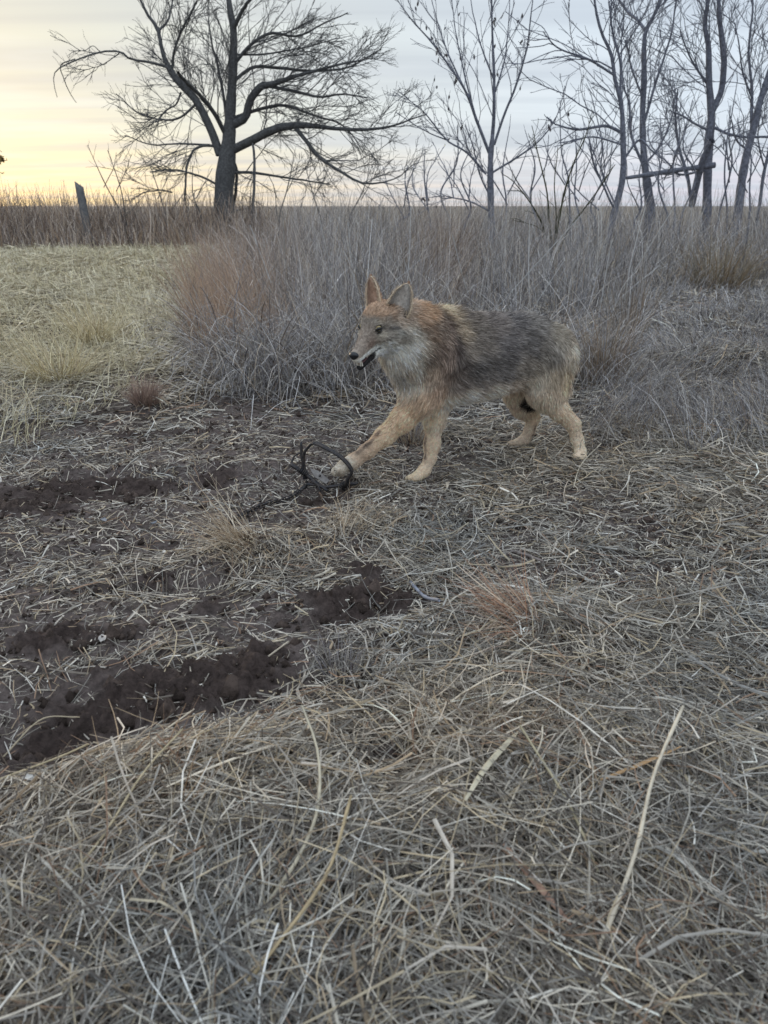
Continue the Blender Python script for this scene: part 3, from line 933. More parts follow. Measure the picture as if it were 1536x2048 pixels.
    blade([(330, 1870), (345, 1800), (365, 1730)], .0032, (196, 178, 150), 'upright twisted tan blade in the foreground', .04)


# ------------------------------------------------------------------ trees
def branchlets(rng, parents, per_m, len_rng, ang, r_ratio, K, droop, up, rmin, depth_sc=1.0, tstart=.15):
    """children along parent polylines. parents: list of (P[k,3], R[k])"""
    out = []
    for P, R in parents:
        seg = np.linalg.norm(np.diff(P, axis=0), axis=1); Ltot = seg.sum()
        n = rng.poisson(per_m * Ltot)
        if n == 0:
            continue
        s = np.concatenate([[0], np.cumsum(seg)]) / max(Ltot, 1e-6)
        for t in tstart + (1 - tstart) * rng.random(n):
            p = np.array([np.interp(t, s, P[:, i]) for i in range(3)])
            r = np.interp(t, s, R)
            i = min(np.searchsorted(s, t, 'right') - 1, len(P) - 2)
            d = (P[i + 1] - P[i]); d /= np.linalg.norm(d) + 1e-9
            q = rng.normal(size=3); q -= d * (q @ d); q /= np.linalg.norm(q) + 1e-9
            a = rng.normal(ang, .22)
            v = d * math.cos(a) + q * math.sin(a)
            v[1] *= depth_sc
            v[2] += up
            v /= np.linalg.norm(v)
            L = rng.uniform(*len_rng) * (1.15 - .65 * t) * min(1.0, .45 + r / .05)
            st = L / (K - 1)
            pts = [p]
            vv = v
            for k in range(K - 1):
                vv = vv + rng.normal(0, .13, 3) + np.array([0, 0, droop])
                vv = vv / np.linalg.norm(vv)
                pts.append(pts[-1] + vv * st)
            rr = max(rmin, min(r * r_ratio, L * .0065) * rng.uniform(.7, 1.1))
            out.append((np.array(pts), np.linspace(rr, rmin * .7, K)))
    return out


def tube_mesh(name, polys, S, col, rng, var=.15):
    groups = {}
    for P, R in polys:
        groups.setdefault(len(P), []).append((P, R))
    acc = Acc()
    for K, lst in groups.items():
        P = np.array([a for a, _ in lst]); R = np.array([b for _, b in lst])
        V, q = tubes(P, R, S)
        c = np.repeat(col[None] * rng.uniform(1 - var, 1 + var, (len(P), 1)), K * S, 0)
        acc.add(V, q, None, c)
    return acc.mesh(name)


def tree(name, label, trunk, limbs, Y, seed, levels, col, group=None, bark=True, sparse=(), leaves=None):
    """trunk and limbs: lists of (px,py,radius px[,depth offset]); levels: branchlet settings"""
    rng = np.random.default_rng(seed)

    done = []

    def poly(spec, K):
        wob = rng.normal(0, .5) if Y > 15 else rng.normal(0, .25)
        P = []; R = []
        n = len(spec)
        y0 = 0.0
        if done:
            A = np.vstack(done); ax_, ay_ = to_px(A)
            y0 = A[np.argmin((ax_ - spec[0][0]) ** 2 + (ay_ - spec[0][1]) ** 2), 1] - Y
        for i, s in enumerate(spec):
            off = y0 + wob * i / max(1, n - 1) * 1.2 if spec is not trunk else 0
            p = pt(s[0], s[1], Y + off); P.append(p); R.append(s[2] * pxm(p) * (.86 if s[2] > 6 else .72))
        out = resample(np.array(P), np.array(R), K)
        done.append(out[0])
        return out

    tp, trr = poly(trunk, 26)
    # carry the trunk down into the ground
    if tp[0][2] > 0:
        d = tp[0] - tp[2]; d /= abs(d[2]) + 1e-6
        k = (tp[0][2] + .1)
        foot = tp[0] + np.array([d[0] * .3 * k, 0, -k])
        tp = np.vstack([[foot], tp]); trr = np.concatenate([[trr[0] * 1.25], trr])
    base = tp[0].copy(); base[2] = 0
    root = thing(name, label, 'tree', tuple(base), group)
    # knobbly bark outline
    trr = trr * (1 + .06 * rng.normal(size=len(trr)))
    me = tube_mesh('trunk', [(tp - base, trr)], 12, col, rng, .05)
    link('trunk', me, M_bark, root)
    lp = []
    for s in limbs:
        P, R = poly(s, 18)
        P = P + np.cumsum(rng.normal(0, .006 * Y / 15, P.shape), 0) * np.linspace(0, 1, 18)[:, None]
        lp.append((P, R))
        link('limb', tube_mesh('limb', [(P - base, R)], 7, col, rng, .05), M_bark, root)
    parents = [l for i, l in enumerate(lp) if i not in sparse] + [(tp[len(tp) // 3:], trr[len(tp) // 3:])]
    allp = []
    cur = parents
    for i, lv in enumerate(levels):
        cur = branchlets(rng, cur if i else parents, **lv)
        allp.append(cur)
    acc_polys = [[(P - base, R) for P, R in a] for a in allp]
    big = acc_polys[0]
    link('branches', tube_mesh('branches', big, 4, col, rng), M_twig, root, kind='stuff')
    tw = [p for a in acc_polys[1:] for p in a]
    if tw:
        link('twigs', tube_mesh('twigs', tw, 3, col * 1.05, rng), M_twig, root, kind='stuff')
    if leaves:
        cnt, ls, lc, hang = leaves
        src = tw if tw else big
        sel = rng.choice(len(src), cnt)
        P0 = np.array([src[i][0][-1 - rng.integers(0, 2)] for i in sel])
        dirv = nrm(rng.normal(0, .35, (cnt, 3)) + np.array([0, 0, hang]))
        t = np.linspace(0, 1, 4)
        P = P0[:, None] + dirv[:, None] * t[None, :, None] * (ls * rng.uniform(.6, 1.3, (cnt, 1)))[..., None]
        side = nrm(np.cross(dirv, rng.normal(size=(cnt, 3))))
        W = ls * .22 * np.sin(np.linspace(.1, 3.0, 4))[None] * np.ones((cnt, 1))
        V, q, M = ribbons(P, W, side, .4)
        link('leaves', np_mesh('leaves', V, q, None, np.repeat(np.array(lc)[None] * rng.uniform(.6, 1.2, (cnt, 1)), 4 * M, 0), False), M_leaf, root, kind='stuff')
    return root


BARK1 = lin(92, 92, 92)
BARK_HAZED = lin(116, 118, 128)  # bark made paler and bluer, with distance haze put into its colour


def build_trees():
    # the wide spreading tree
    trunk = [(449, 425, 24), (448, 380, 22), (453, 330, 20), (457, 290, 17), (460, 240, 13), (463, 190, 12), (466, 130, 10), (467, 60, 8.5), (460, 20, 7), (452, -50, 5), (446, -120, 2.5)]
    limbs = [
        [(440, 310, 10), (432, 285, 10), (420, 255, 9.5), (395, 205, 9), (370, 178, 9), (345, 150, 8), (326, 110, 6), (316, 62, 5), (296, 30, 4), (278, -5, 3)],
        [(450, 268, 6), (428, 225, 6), (400, 190, 5.5), (372, 163, 5), (352, 143, 4.5)],
        [(345, 140, 4.5), (330, 133, 4), (300, 125, 3.5), (260, 118, 3), (240, 103, 2.8), (200, 103, 2.4), (150, 118, 2.1), (115, 135, 1.6), (105, 155, 1.1), (112, 188, .8)],
        [(150, 118, 1.6), (122, 131, 1.5), (130, 160, 1.3), (145, 190, 1), (157, 207, .7)],
        [(344, 140, 4), (350, 95, 3.5), (370, 45, 3), (395, 0, 2.4)],
        [(316, 62, 3.5), (335, 40, 3), (345, 0, 2)],
        [(455, 262, 4.5), (447, 190, 4), (432, 120, 3.5), (425, 95, 2.8), (415, 40, 1.8)],
        [(466, 60, 6), (485, 20, 5), (505, -15, 4)],
        [(467, 130, 5), (500, 90, 4.5), (540, 65, 4), (590, 70, 3), (640, 45, 2.2), (690, 20, 1.5)],
        [(464, 165, 5), (505, 135, 4.5), (550, 135, 4), (625, 140, 3.5), (700, 132, 2.5), (765, 95, 1.6)],
        [(460, 252, 10), (490, 235, 9.5), (500, 200, 9), (522, 173, 8.5), (540, 170, 7), (600, 150, 4.5), (660, 135, 3.5), (720, 120, 2)],
        [(538, 172, 5), (600, 185, 4), (640, 195, 3.2), (690, 190, 2.4), (740, 200, 1.6)],
        [(455, 305, 10), (480, 292, 10), (505, 280, 10), (550, 257, 9.5), (600, 250, 7.5), (650, 255, 5.5), (715, 260, 4.5), (765, 255, 3.5), (805, 243, 2.5), (850, 225, 1.5)],
        [(588, 252, 6), (615, 285, 5.5), (640, 315, 5), (680, 340, 4), (730, 362, 2.8), (790, 350, 1.6), (830, 318, 1)],
        [(470, 235, 5), (520, 218, 4.5), (570, 210, 4), (630, 230, 3), (690, 250, 2), (730, 300, 1.2)],
        [(465, 345, 4), (500, 345, 4), (540, 352, 3.2), (600, 362, 2.4), (660, 372, 1.5)],
        [(430, 292, 4), (405, 292, 3.5), (385, 305, 3.2), (375, 340, 3), (372, 405, 2.6)],
        [(435, 370, 3), (400, 352, 3), (350, 340, 2.4), (300, 342, 1.6)],
        [(504, 282, 2.6), (509, 310, 3.6), (510, 360, 3.8), (510, 425, 4)],
        [(420, 290, 3), (360, 288, 2.4), (300, 290, 1.8), (250, 270, 1.2)],
        [(395, 205, 3.5), (360, 235, 3), (320, 240, 2.4), (270, 225, 1.6), (230, 190, 1)],
        [(240, 103, 1.6), (232, 112, 1.4), (200, 132, 1), (150, 142, .6)], [(200, 103, 1.2), (185, 92, 1), (165, 100, .8), (140, 98, .5)],
        [(345, 385, 2.2), (320, 380, 2), (290, 384, 1.6), (270, 395, 1)],
        [(362, 185, 2.8), (352, 210, 2.4), (330, 225, 1.8), (318, 250, 1)],
        [(460, 110, 3), (490, 110, 3), (530, 110, 2.4), (600, 100, 1.8), (680, 80, 1)],
        [(466, 318, 2.5), (474, 340, 4), (475, 380, 4.5), (472, 420, 4.5)],
    ]
    lv = [dict(per_m=6.0, len_rng=(.6, 2.4), ang=.7, r_ratio=.5, K=8, droop=.005, up=.10, rmin=.008, depth_sc=1, tstart=.1),
          dict(per_m=6.2, len_rng=(.4, 1.3), ang=.55, r_ratio=.6, K=6, droop=-.02, up=.05, rmin=.0055, depth_sc=1, tstart=.12),
          dict(per_m=3.4, len_rng=(.25, .8), ang=.5, r_ratio=.7, K=4, droop=-.02, up=.05, rmin=.0045, depth_sc=1, tstart=.2)]
    tree('spreading_tree', 'wide spreading bare tree with the thickest trunk and a low drooping limb', trunk, limbs, 22, 101, lv, BARK1, sparse=(2, 3))

    # slim young tree
    trunk = [(983, 450, 8), (981, 380, 7.5), (981, 320, 6.5), (985, 270, 5.5), (988, 225, 4.8), (988, 150, 4), (985, 75, 3), (983, -10, 2.2), (985, -90, 1)]
    limbs = [[(978, 305, 4.5), (953, 240, 4.2), (938, 195, 3.6), (918, 155, 3), (868, 85, 2.2), (833, 45, 1.6), (798, -5, 1)],
             [(972, 348, 3.2), (933, 305, 2.8), (893, 280, 2.3), (850, 228, 1.7), (810, 195, 1)],
             [(988, 290, 3.8), (1008, 230, 3.4), (1033, 165, 3), (1053, 90, 2.4), (1063, 25, 1.8), (1070, -40, 1)],
             [(985, 345, 3), (1048, 305, 2.6), (1088, 270, 2), (1118, 225, 1.2)],
             [(938, 195, 2.6), (905, 130, 2.2), (875, 60, 1.6), (855, -10, 1)],
             [(953, 240, 2.4), (930, 150, 2.2), (915, 70, 1.6), (905, -10, 1)],
             [(988, 160, 2.4), (965, 100, 2), (950, 40, 1.5), (940, -20, 1)],
             [(988, 190, 2.4), (1010, 120, 2), (1020, 50, 1.4), (1025, -20, .9)],
             [(893, 280, 1.8), (850, 262, 1.5), (800, 230, 1)],
             [(984, 400, 2.4), (960, 350, 2.2), (948, 300, 1.8), (930, 250, 1.1)],
             [(984, 425, 2.4), (935, 400, 2), (890, 395, 1.4)]]
    lv = [dict(per_m=6.5, len_rng=(.5, 1.7), ang=.5, r_ratio=.5, K=7, droop=0, up=.16, rmin=.0048, tstart=.1),
          dict(per_m=3.6, len_rng=(.25, .7), ang=.5, r_ratio=.6, K=4, droop=-.01, up=.12, rmin=.0042, tstart=.15)]
    tree('slim_tree', 'slim young bare tree with upswept forking branches and a few hanging pods', trunk, limbs, 14.5, 102, lv, BARK_HAZED, leaves=(80, .08, lin(90, 84, 84), -1.0))

    lvr = [dict(per_m=6.0, len_rng=(.6, 2.3), ang=.6, r_ratio=.45, K=8, droop=0, up=.16, rmin=.0075, tstart=.1),
           dict(per_m=5.5, len_rng=(.3, 1.1), ang=.55, r_ratio=.6, K=5, droop=0, up=.10, rmin=.005, tstart=.12),
           dict(per_m=2.0, len_rng=(.2, .6), ang=.5, r_ratio=.6, K=4, droop=0, up=.08, rmin=.004, tstart=.15)]
    g = 'bare trees along the far side of the tall grass'
    tree('bare_tree', 'bare tree whose trunk forks in a high narrow V beside the leaning one', [(1300, 412, 12), (1292, 350, 9), (1287, 300, 8), (1285, 230, 7), (1288, 160, 7), (1288, 90, 6), (1293, 60, 5.5), (1313, 20, 4.5), (1325, -20, 3.5), (1330, -90, 2)],
         [[(1293, 65, 4.5), (1275, 40, 4), (1258, 25, 3.8), (1233, -5, 3)], [(1290, 340, 4), (1262, 270, 3.8), (1258, 210, 3), (1240, 160, 2)], [(1287, 250, 4), (1310, 170, 3.6), (1330, 110, 3), (1345, 60, 2.5), (1350, 0, 1.6)], [(1287, 200, 3), (1265, 140, 2.5), (1250, 80, 2)],
          [(1290, 330, 3), (1320, 290, 2.5), (1340, 240, 2), (1350, 180, 1.2)]], 19, 103, lvr, BARK_HAZED, g)
    tree('bare_tree', 'leaning bare tree with crooked base standing in front of the others', [(1214, 500, 7), (1222, 450, 7), (1230, 420, 7.5), (1243, 370, 7.5), (1247, 330, 7), (1246, 280, 6.5), (1243, 210, 6), (1230, 160, 5), (1223, 110, 4.6), (1203, 65, 4), (1190, 10, 3), (1185, -60, 1.6)],
         [[(1245, 270, 4.5), (1238, 262, 4.5), (1208, 250, 4), (1158, 257, 3.2), (1113, 247, 2), (1090, 230, 1.2)], [(1228, 150, 3.4), (1180, 120, 3), (1120, 95, 2.2), (1090, 60, 1.4)], [(1240, 190, 3.5), (1240, 130, 3.5), (1222, 60, 3), (1215, 0, 2)],
          [(1247, 320, 3.4), (1278, 280, 3), (1300, 300, 2), (1330, 330, 1.2)], [(1230, 420, 3.4), (1215, 390, 3), (1190, 330, 2.4), (1180, 280, 1.6)], [(1246, 290, 2.6), (1190, 275, 2.2), (1140, 285, 1.4)]], 14, 104, lvr, BARK_HAZED, g)
    tree('bare_tree', 'twin stemmed bare tree with the stoutest dark fork among the far trees', [(1414, 415, 10), (1415, 350, 9.5), (1418, 280, 10), (1423, 230, 9), (1418, 165, 7.5), (1417, 95, 7), (1410, 50, 6), (1416, 0, 5), (1425, -90, 2.5)],
         [[(1424, 225, 7), (1435, 200, 7), (1443, 180, 7), (1448, 135, 7), (1445, 90, 7), (1438, 40, 6), (1436, -10, 5), (1430, -80, 3)], [(1383, 412, 8), (1394, 360, 8), (1405, 315, 8), (1417, 280, 8)], [(1416, 165, 3.4), (1395, 140, 3), (1375, 100, 2.4), (1362, 60, 1.6)],
          [(1428, 255, 4), (1460, 268, 3.6), (1500, 272, 3), (1545, 272, 2.4)], [(1415, 260, 3.5), (1385, 245, 3), (1362, 232, 2.5), (1335, 220, 1.6)], [(1383, 412, 5), (1375, 350, 4.5), (1360, 300, 4), (1352, 240, 3), (1358, 180, 2)], [(1410, 340, 3), (1360, 350, 3), (1330, 330, 2)]], 19, 105, lvr, BARK_HAZED, g)
    tree('bare_tree', 'bare tree tilting away with a slanted trunk past the twin stemmed one', [(1478, 408, 10), (1484, 360, 9.5), (1493, 310, 9), (1506, 262, 8.5), (1518, 210, 7), (1532, 165, 6.5), (1545, 120, 6), (1560, 50, 5), (1570, -40, 3)],
         [[(1503, 262, 4.5), (1503, 220, 4.2), (1504, 175, 4), (1498, 100, 3.2), (1505, 25, 2.6), (1500, -30, 1.6)], [(1506, 200, 3), (1488, 150, 2.5), (1480, 100, 2), (1470, 40, 1.2)], [(1496, 300, 3), (1470, 280, 2.5), (1455, 240, 1.5)]], 18.5, 106, lvr, BARK_HAZED, g)
    tree('bare_tree', 'thin bare tree standing past the tilting trunk', [(1520, 405, 4.5), (1527, 350, 4.5), (1540, 290, 4), (1550, 200, 3.5), (1545, 100, 3), (1540, 0, 2)], [[(1530, 340, 2.5), (1515, 280, 2), (1520, 220, 1.2)]], 20, 107, lvr, BARK_HAZED, g)
    # broken limb lodged across the trunks
    rng = np.random.default_rng(9)
    P, R = resample(np.array([pt(a, b, 18.6) for a, b in [(1252, 356), (1300, 349), (1350, 341), (1395, 335), (1430, 330)]]), np.array([3.2, 4.6, 4.8, 4.6, 5.5]) * pxm(pt(1300, 340, 18.6)), 16)
    o = link('broken_limb', tube_mesh('broken_limb', [(P - P[0], R * (1 + .08 * rng.normal(size=16)))], 8, BARK_HAZED, rng), M_bark, None, 'broken limb lodged level across the trunks of the far trees', 'branch')
    o.location = P[0]

    # shrubs and saplings
    lvs = [dict(per_m=3.4, len_rng=(.3, .9), ang=.5, r_ratio=.5, K=6, droop=0, up=.2, rmin=.0045, tstart=.15),
           dict(per_m=2.2, len_rng=(.15, .4), ang=.5, r_ratio=.6, K=4, droop=0, up=.1, rmin=.0034, tstart=.15)]
    tree('bare_shrub', 'many stemmed bare shrub rising from the tall grass left of the leaning tree', [(1108, 530, 3.40), (1110, 490, 3.06), (1118, 440, 2.72), (1130, 380, 2.38), (1150, 320, 2.04), (1172, 270, 1.36), (1185, 220, 0.82)],
         [[(1106, 525, 2.72), (1098, 440, 2.45), (1092, 380, 2.18), (1075, 310, 1.63), (1065, 250, 0.95)], [(1105, 520, 2.72), (1085, 450, 2.31), (1058, 400, 1.90), (1030, 365, 1.36), (1005, 340, 0.82)], [(1110, 520, 2.72), (1140, 455, 2.45), (1175, 410, 2.04), (1205, 365, 1.63), (1228, 330, 1.02)],
          [(1104, 525, 2.04), (1112, 440, 1.90), (1108, 370, 1.50), (1115, 300, 0.95)], [(1095, 470, 1.63), (1068, 450, 1.36), (1030, 440, 0.82)]], 12, 108, lvs, lin(70, 70, 53.04))
    shr = [(1010, 470, 1020, 250, 13.5), (930, 450, 945, 290, 15), (860, 440, 850, 300, 17), (1165, 455, 1150, 250, 16), (1335, 430, 1320, 230, 16), (1365, 425, 1385, 200, 17), (1455, 420, 1462, 210, 17), (1075, 445, 1050, 260, 17),
           (800, 440, 815, 330, 18), (1190, 440, 1205, 300, 15), (1270, 440, 1290, 300, 16), (1500, 420, 1490, 250, 16), (1140, 440, 1120, 200, 18), (1350, 425, 1345, 150, 18), (1240, 430, 1180, 180, 19), (1440, 420, 1475, 160, 19), (900, 440, 915, 250, 18)]
    gs = 'thin bare saplings growing among the larger trees'
    for i, (x0, y0, x1, y1, Y) in enumerate(shr):
        r = np.random.default_rng(300 + i)
        j = lambda: r.normal(0, 10)
        mx, my = (x0 + x1) / 2, (y0 + y1) / 2
        tree('bare_sapling', 'thin bare sapling growing between the larger bare trees', [(x0, y0, 2.6), (mx + j(), my + 40, 2.3), (mx + j(), my - 20, 1.8), (x1, y1, .9)],
             [[(mx, my + 30, 1.8), (mx + 25 + j(), my - 20, 1.4), (mx + 40 + j(), my - 80, .8)], [(mx, my + 50, 1.8), (mx - 25 + j(), my, 1.4), (mx - 45 + j(), my - 50, .8)]], Y, 400 + i, lvs, BARK_HAZED, gs)
    # undergrowth twigs below the wide tree
    for i, (x0, y0, x1, y1) in enumerate([(330, 425, 300, 330), (400, 425, 385, 330), (560, 425, 590, 300), (640, 430, 610, 330), (700, 430, 745, 330), (250, 425, 215, 300), (240, 420, 175, 290)]):
        r = np.random.default_rng(500 + i)
        mx, my = (x0 + x1) / 2, (y0 + y1) / 2
        tree('bare_sucker', 'thin bare sucker shoot under the wide spreading tree', [(x0, y0, 1.8), (mx + r.normal(0, 6), my + 10, 1.5), (x1, y1, .7)],
             [[(mx, my + 20, 1.2), (mx + 20, my - 20, .9), (mx + 30, my - 50, .6)]], 20.5, 520 + i, lvs, BARK1, 'sucker shoots under the wide tree')
    # leafy tree just entering at the side
    tree('leafy_tree', 'small tree keeping brown leaves past the fence post', [(-70, 430, 8), (-72, 380, 7), (-66, 340, 5), (-60, 290, 3), (-55, 250, 1.5)],
         [[(-68, 360, 3), (-40, 340, 2.4), (-10, 325, 1.4), (10, 318, .8)], [(-66, 330, 3), (-40, 300, 2), (-15, 290, 1.2), (5, 300, .7)], [(-68, 380, 3), (-40, 370, 2), (-12, 345, 1.2), (8, 350, .7)], [(-68, 350, 3), (-100, 320, 2), (-125, 300, 1)], [(-66, 320, 3), (-95, 280, 2), (-110, 250, 1)], [(-64, 310, 2.5), (-40, 270, 1.6), (-25, 245, .8)], [(-70, 385, 2.5), (-105, 365, 1.8), (-130, 350, 1)]], 20, 600,
         [dict(per_m=7, len_rng=(.1, .4), ang=.7, r_ratio=.5, K=4, droop=0, up=.1, rmin=.006, tstart=.2), dict(per_m=6, len_rng=(.06, .2), ang=.7, r_ratio=.6, K=3, droop=0, up=0, rmin=.004)], lin(96, 84, 66), leaves=(1500, .075, lin(150, 126, 76), -.2))
    # fence post
    p = pt(166, 378, 19.5); s = pxm(p)
    root = thing('fence_post', 'weathered wooden post with a split slanting top at the edge of the brush', 'post', (p[0], p[1], 0))
    w = 6.5 * s; h = p[2] + 14 * s
    prof = []
    for z, sc_ in ((-.1, 1.1), (h * .5, 1.02), (h * .85, 1.0), (h - 10 * s, .96)):
        prof.append([(-w * sc_, -w * .8, z), (w * sc_, -w * .8, z), (w * sc_, w * .8, z), (-w * sc_, w * .8, z)])
    prof.append([(-w * .95, -w * .7, h), (w * .35, -w * .7, h - 7 * s), (w * .35, w * .7, h - 8 * s), (-w * .95, w * .7, h - 1 * s)])
    V = np.array(prof).reshape(-1, 3)
    V[:, 0] += V[:, 2] * -.06
    q = [[i * 4 + j, i * 4 + (j + 1) % 4, i * 4 + 4 + (j + 1) % 4, i * 4 + 4 + j] for i in range(4) for j in range(4)] + [[16, 17, 18, 19]]
    link('shaft', np_mesh('shaft', V, q, None, None, False), M_post, root)
    V2 = np.array([(w * .3, -w * .6, h - 14 * s), (w * .95, -w * .6, h - 14 * s), (w * .8, w * .6, h - 14 * s), (w * .3, w * .6, h - 14 * s), (w * .45, 0, h - 4 * s)])
    V2[:, 0] += V2[:, 2] * -.06
    link('splinter', np_mesh('splinter', V2, np.zeros((0, 4), int), [[0, 1, 4], [1, 2, 4], [2, 3, 4], [3, 0, 4]], None, False), M_post, root)


# ------------------------------------------------------------------ coyote
B_FWD = np.array([-.91, -.41, 0]); B_FWD /= np.linalg.norm(B_FWD)
B_LEFT = np.cross([0, 0, 1.], B_FWD)
R_CAM = np.array([1., 0, 0])


def camvec(x, y, z):
    return R_CAM * x + UPV * y - FWD * z


HF = nrm(camvec(-.536, -.399, .744)); HL = nrm(camvec(.843, -.218, .4915)); HL = nrm(HL - HF * (HF @ HL)); HU = np.cross(HF, HL)
EYE_MID = pt(743, 654, 2.40)
HS = 7.4 * pxm(EYE_MID)          # metres per template centimetre


def hp(f, l, u):
    f0 = max(f, 0.0); u = u - .20 * f0; f = f - .09 * f0
    return EYE_MID + (HF * f + HL * l + HU * u) * HS


def hq(P):
    Q = (P - EYE_MID) / HS
    f = Q @ HF; l = Q @ HL; u = Q @ HU
    f = np.where(f > 0, f / .91, f); u = u + .20 * np.maximum(f, 0)
    return f, l, u


class Prim:
    """tapered capsule (or ellipsoid along axes) with fur settings"""
    def __init__(s, a, b, ra, rb, k=.03, squash=1.0, axis=None, flow=None, flen=.03, tag='body', sub=False):
        s.a = np.asarray(a, float); s.b = np.asarray(b, float); s.ra = ra; s.rb = rb; s.k = k
        s.squash = squash; s.axis = B_LEFT if axis is None else axis
        s.flow = flow; s.flen = flen; s.tag = tag; s.sub = sub

    def d(s, P):
        ba = s.b - s.a; L2 = ba @ ba
        Q = P - s.a
        if s.squash != 1.0:
            lat = (Q @ s.axis) - (ba @ s.axis) * np.clip((Q @ ba) / max(L2, 1e-9), 0, 1)
            Q = Q + (lat * (s.squash - 1))[..., None] * s.axis
        h = np.clip((Q @ ba) / L2, 0, 1) if L2 > 1e-9 else np.zeros(Q.shape[:-1])
        return np.linalg.norm(Q - h[..., None] * ba, axis=-1) - (s.ra + (s.rb - s.ra) * h)


def coyote_prims():
    pr = []
    back = nrm(-B_FWD + np.array([0, 0, -.28]))
    down = nrm(np.array([0, 0, -1.]) - B_FWD * .15)

    def chain(spec, k, squash=1.0, flow=back, flen=.03, tag='body', axis=None):
        pts = [(pt(x, y, Y), r * pxm(pt(x, y, Y))) for x, y, Y, r in spec]
        fl = flen if isinstance(flen, (list, tuple)) else [flen] * (len(pts) - 1)
        for i in range(len(pts) - 1):
            (a, ra), (b, rb) = pts[i], pts[i + 1]
            f = nrm(b - a) if flow is None else flow
            pr.append(Prim(a, b, ra, rb, k, squash, axis, f, fl[i], tag))
    # trunk: deep chest narrowing to the loin
    chain([(866, 715, 2.65, 81), (930, 718, 2.70, 81), (985, 712, 2.75, 74), (1040, 703, 2.82, 67), (1090, 712, 2.87, 63)], .05, 1.42, back, [.028, .027, .025, .024], 'trunk')
    chain([(905, 650, 2.67, 26), (880, 655, 2.64, 30)], .05, 1.2, back, .046, 'trunk')           # withers
    # neck and ruff
    chain([(872, 700, 2.64, 72), (828, 672, 2.54, 60), (797, 648, 2.47, 42)], .045, 1.25, nrm(-B_FWD + np.array([0, 0, -.55])), .027, 'neck')
    chain([(835, 735, 2.58, 50), (806, 705, 2.50, 42)], .05, 1.1, nrm(-B_FWD * .55 + np.array([0, 0, -.9])), .030, 'neck')
    chain([(845, 765, 2.61, 40), (870, 770, 2.66, 42)], .05, 1.0, nrm(-B_FWD * .4 + np.array([0, 0, -1.])), .025, 'neck')
    # near (left) foreleg, stretched to the trap
    chain([(868, 720, 2.575, 50), (845, 793, 2.555, 35), (806, 838, 2.545, 23)], .04, 1.15, None, [.03, .018], 'leg')
    chain([(806, 838, 2.545, 23), (770, 872, 2.535, 17.5), (735, 902, 2.525, 13.5)], .02, 1.0, None, [.013, .010], 'leg')
    chain([(735, 902, 2.525, 13.5), (708, 922, 2.52, 13.5), (688, 934, 2.515, 15)], .015, 1.0, None, [.007, .006], 'paw')
    for i, (x, y, Y) in enumerate([(676, 937, 2.50), (671, 942, 2.515), (672, 945, 2.535), (683, 945, 2.55)]):
        chain([(690, 933, Y + .004, 9.5), (x, y, Y, 8)], .006, 1.0, None, .005, 'paw')
    # far (right) foreleg
    chain([(872, 745, 2.69, 42), (873, 800, 2.68, 26), (869, 840, 2.655, 18), (864, 890, 2.635, 12), (860, 918, 2.622, 10.8)], .035, 1.0, None, [.02, .016, .010, .009], 'leg')
    chain([(860, 918, 2.622, 10.8), (849, 941, 2.612, 11.5), (835, 953, 2.60, 11)], .012, 1.0, None, .006, 'paw')
    for x, y, Y in [(821, 956, 2.583), (817, 958, 2.600), (820, 956, 2.618), (829, 957, 2.570)]:
        chain([(836, 953, Y + .004, 8.5), (x, y, Y, 6.5)], .006, 1.0, None, .005, 'paw')
    # near (left) hind leg
    chain([(1098, 722, 2.835, 56), (1092, 778, 2.815, 37), (1118, 820, 2.82, 19)], .045, 1.35, down, [.030, .018], 'leg')
    chain([(1118, 820, 2.82, 19), (1146, 848, 2.83, 13.2), (1155, 880, 2.825, 10.6), (1161, 904, 2.812, 10.5)], .015, 1.0, None, [.012, .010, .009], 'leg')
    chain([(1161, 904, 2.812, 10.5), (1158, 911, 2.795, 10.5)], .01, 1.0, None, .006, 'paw')
    for x, y, Y in [(1150, 914, 2.790), (1153, 915, 2.775), (1162, 915, 2.772), (1168, 913, 2.785)]:
        chain([(1159, 910, Y + .02, 8), (x, y, Y, 6)], .006, 1.0, None, .005, 'paw')
    # far (right) hind leg
    chain([(1070, 735, 2.92, 48), (1043, 782, 2.925, 33), (1050, 810, 2.935, 24), (1066, 836, 2.955, 13)], .04, 1.2, down, [.026, .018, .010], 'leg')
    chain([(1066, 836, 2.955, 13), (1059, 862, 2.955, 9.6), (1049, 879, 2.955, 10)], .015, 1.0, None, [.007, .006], 'leg')
    chain([(1049, 879, 2.955, 10), (1036, 885, 2.945, 9)], .01, 1.0, None, .006, 'paw')
    for x, y, Y in [(1021, 887, 2.935), (1019, 889, 2.95), (1025, 886, 2.965)]:
        chain([(1038, 885, Y + .005, 7), (x, y, Y, 5.2)], .006, 1.0, None, .005, 'paw')
    # tail tucked between the hind legs
    chain([(1118, 685, 2.89, 20), (1135, 725, 2.915, 15), (1122, 775, 2.91, 15), (1090, 800, 2.885, 14), (1062, 806, 2.865, 12.5)], .02, 1.0, None, [.04, .04, .04, .03], 'tail')

    # head, in its own frame (cm)
    def hc(a, b, ra, rb, k, flow=None, flen=.012, squash=1.0, axis=None, tag='head', sub=False):
        fl = (-HF + HU * .15) if flow is None else flow
        pr.append(Prim(hp(*a), hp(*b), ra * HS, rb * HS, k * HS, squash, HL if axis is None else axis, nrm(fl), flen, tag, sub))
    hc((-6.4, 0, 1.0), (-3.6, 0, 1.1), 4.7, 4.3, 1.5, flen=.014)             # cranium
    hc((-2.8, 0, 2.6), (-.6, 0, 1.0), 2.7, 2.3, 1.6, flen=.009)              # forehead
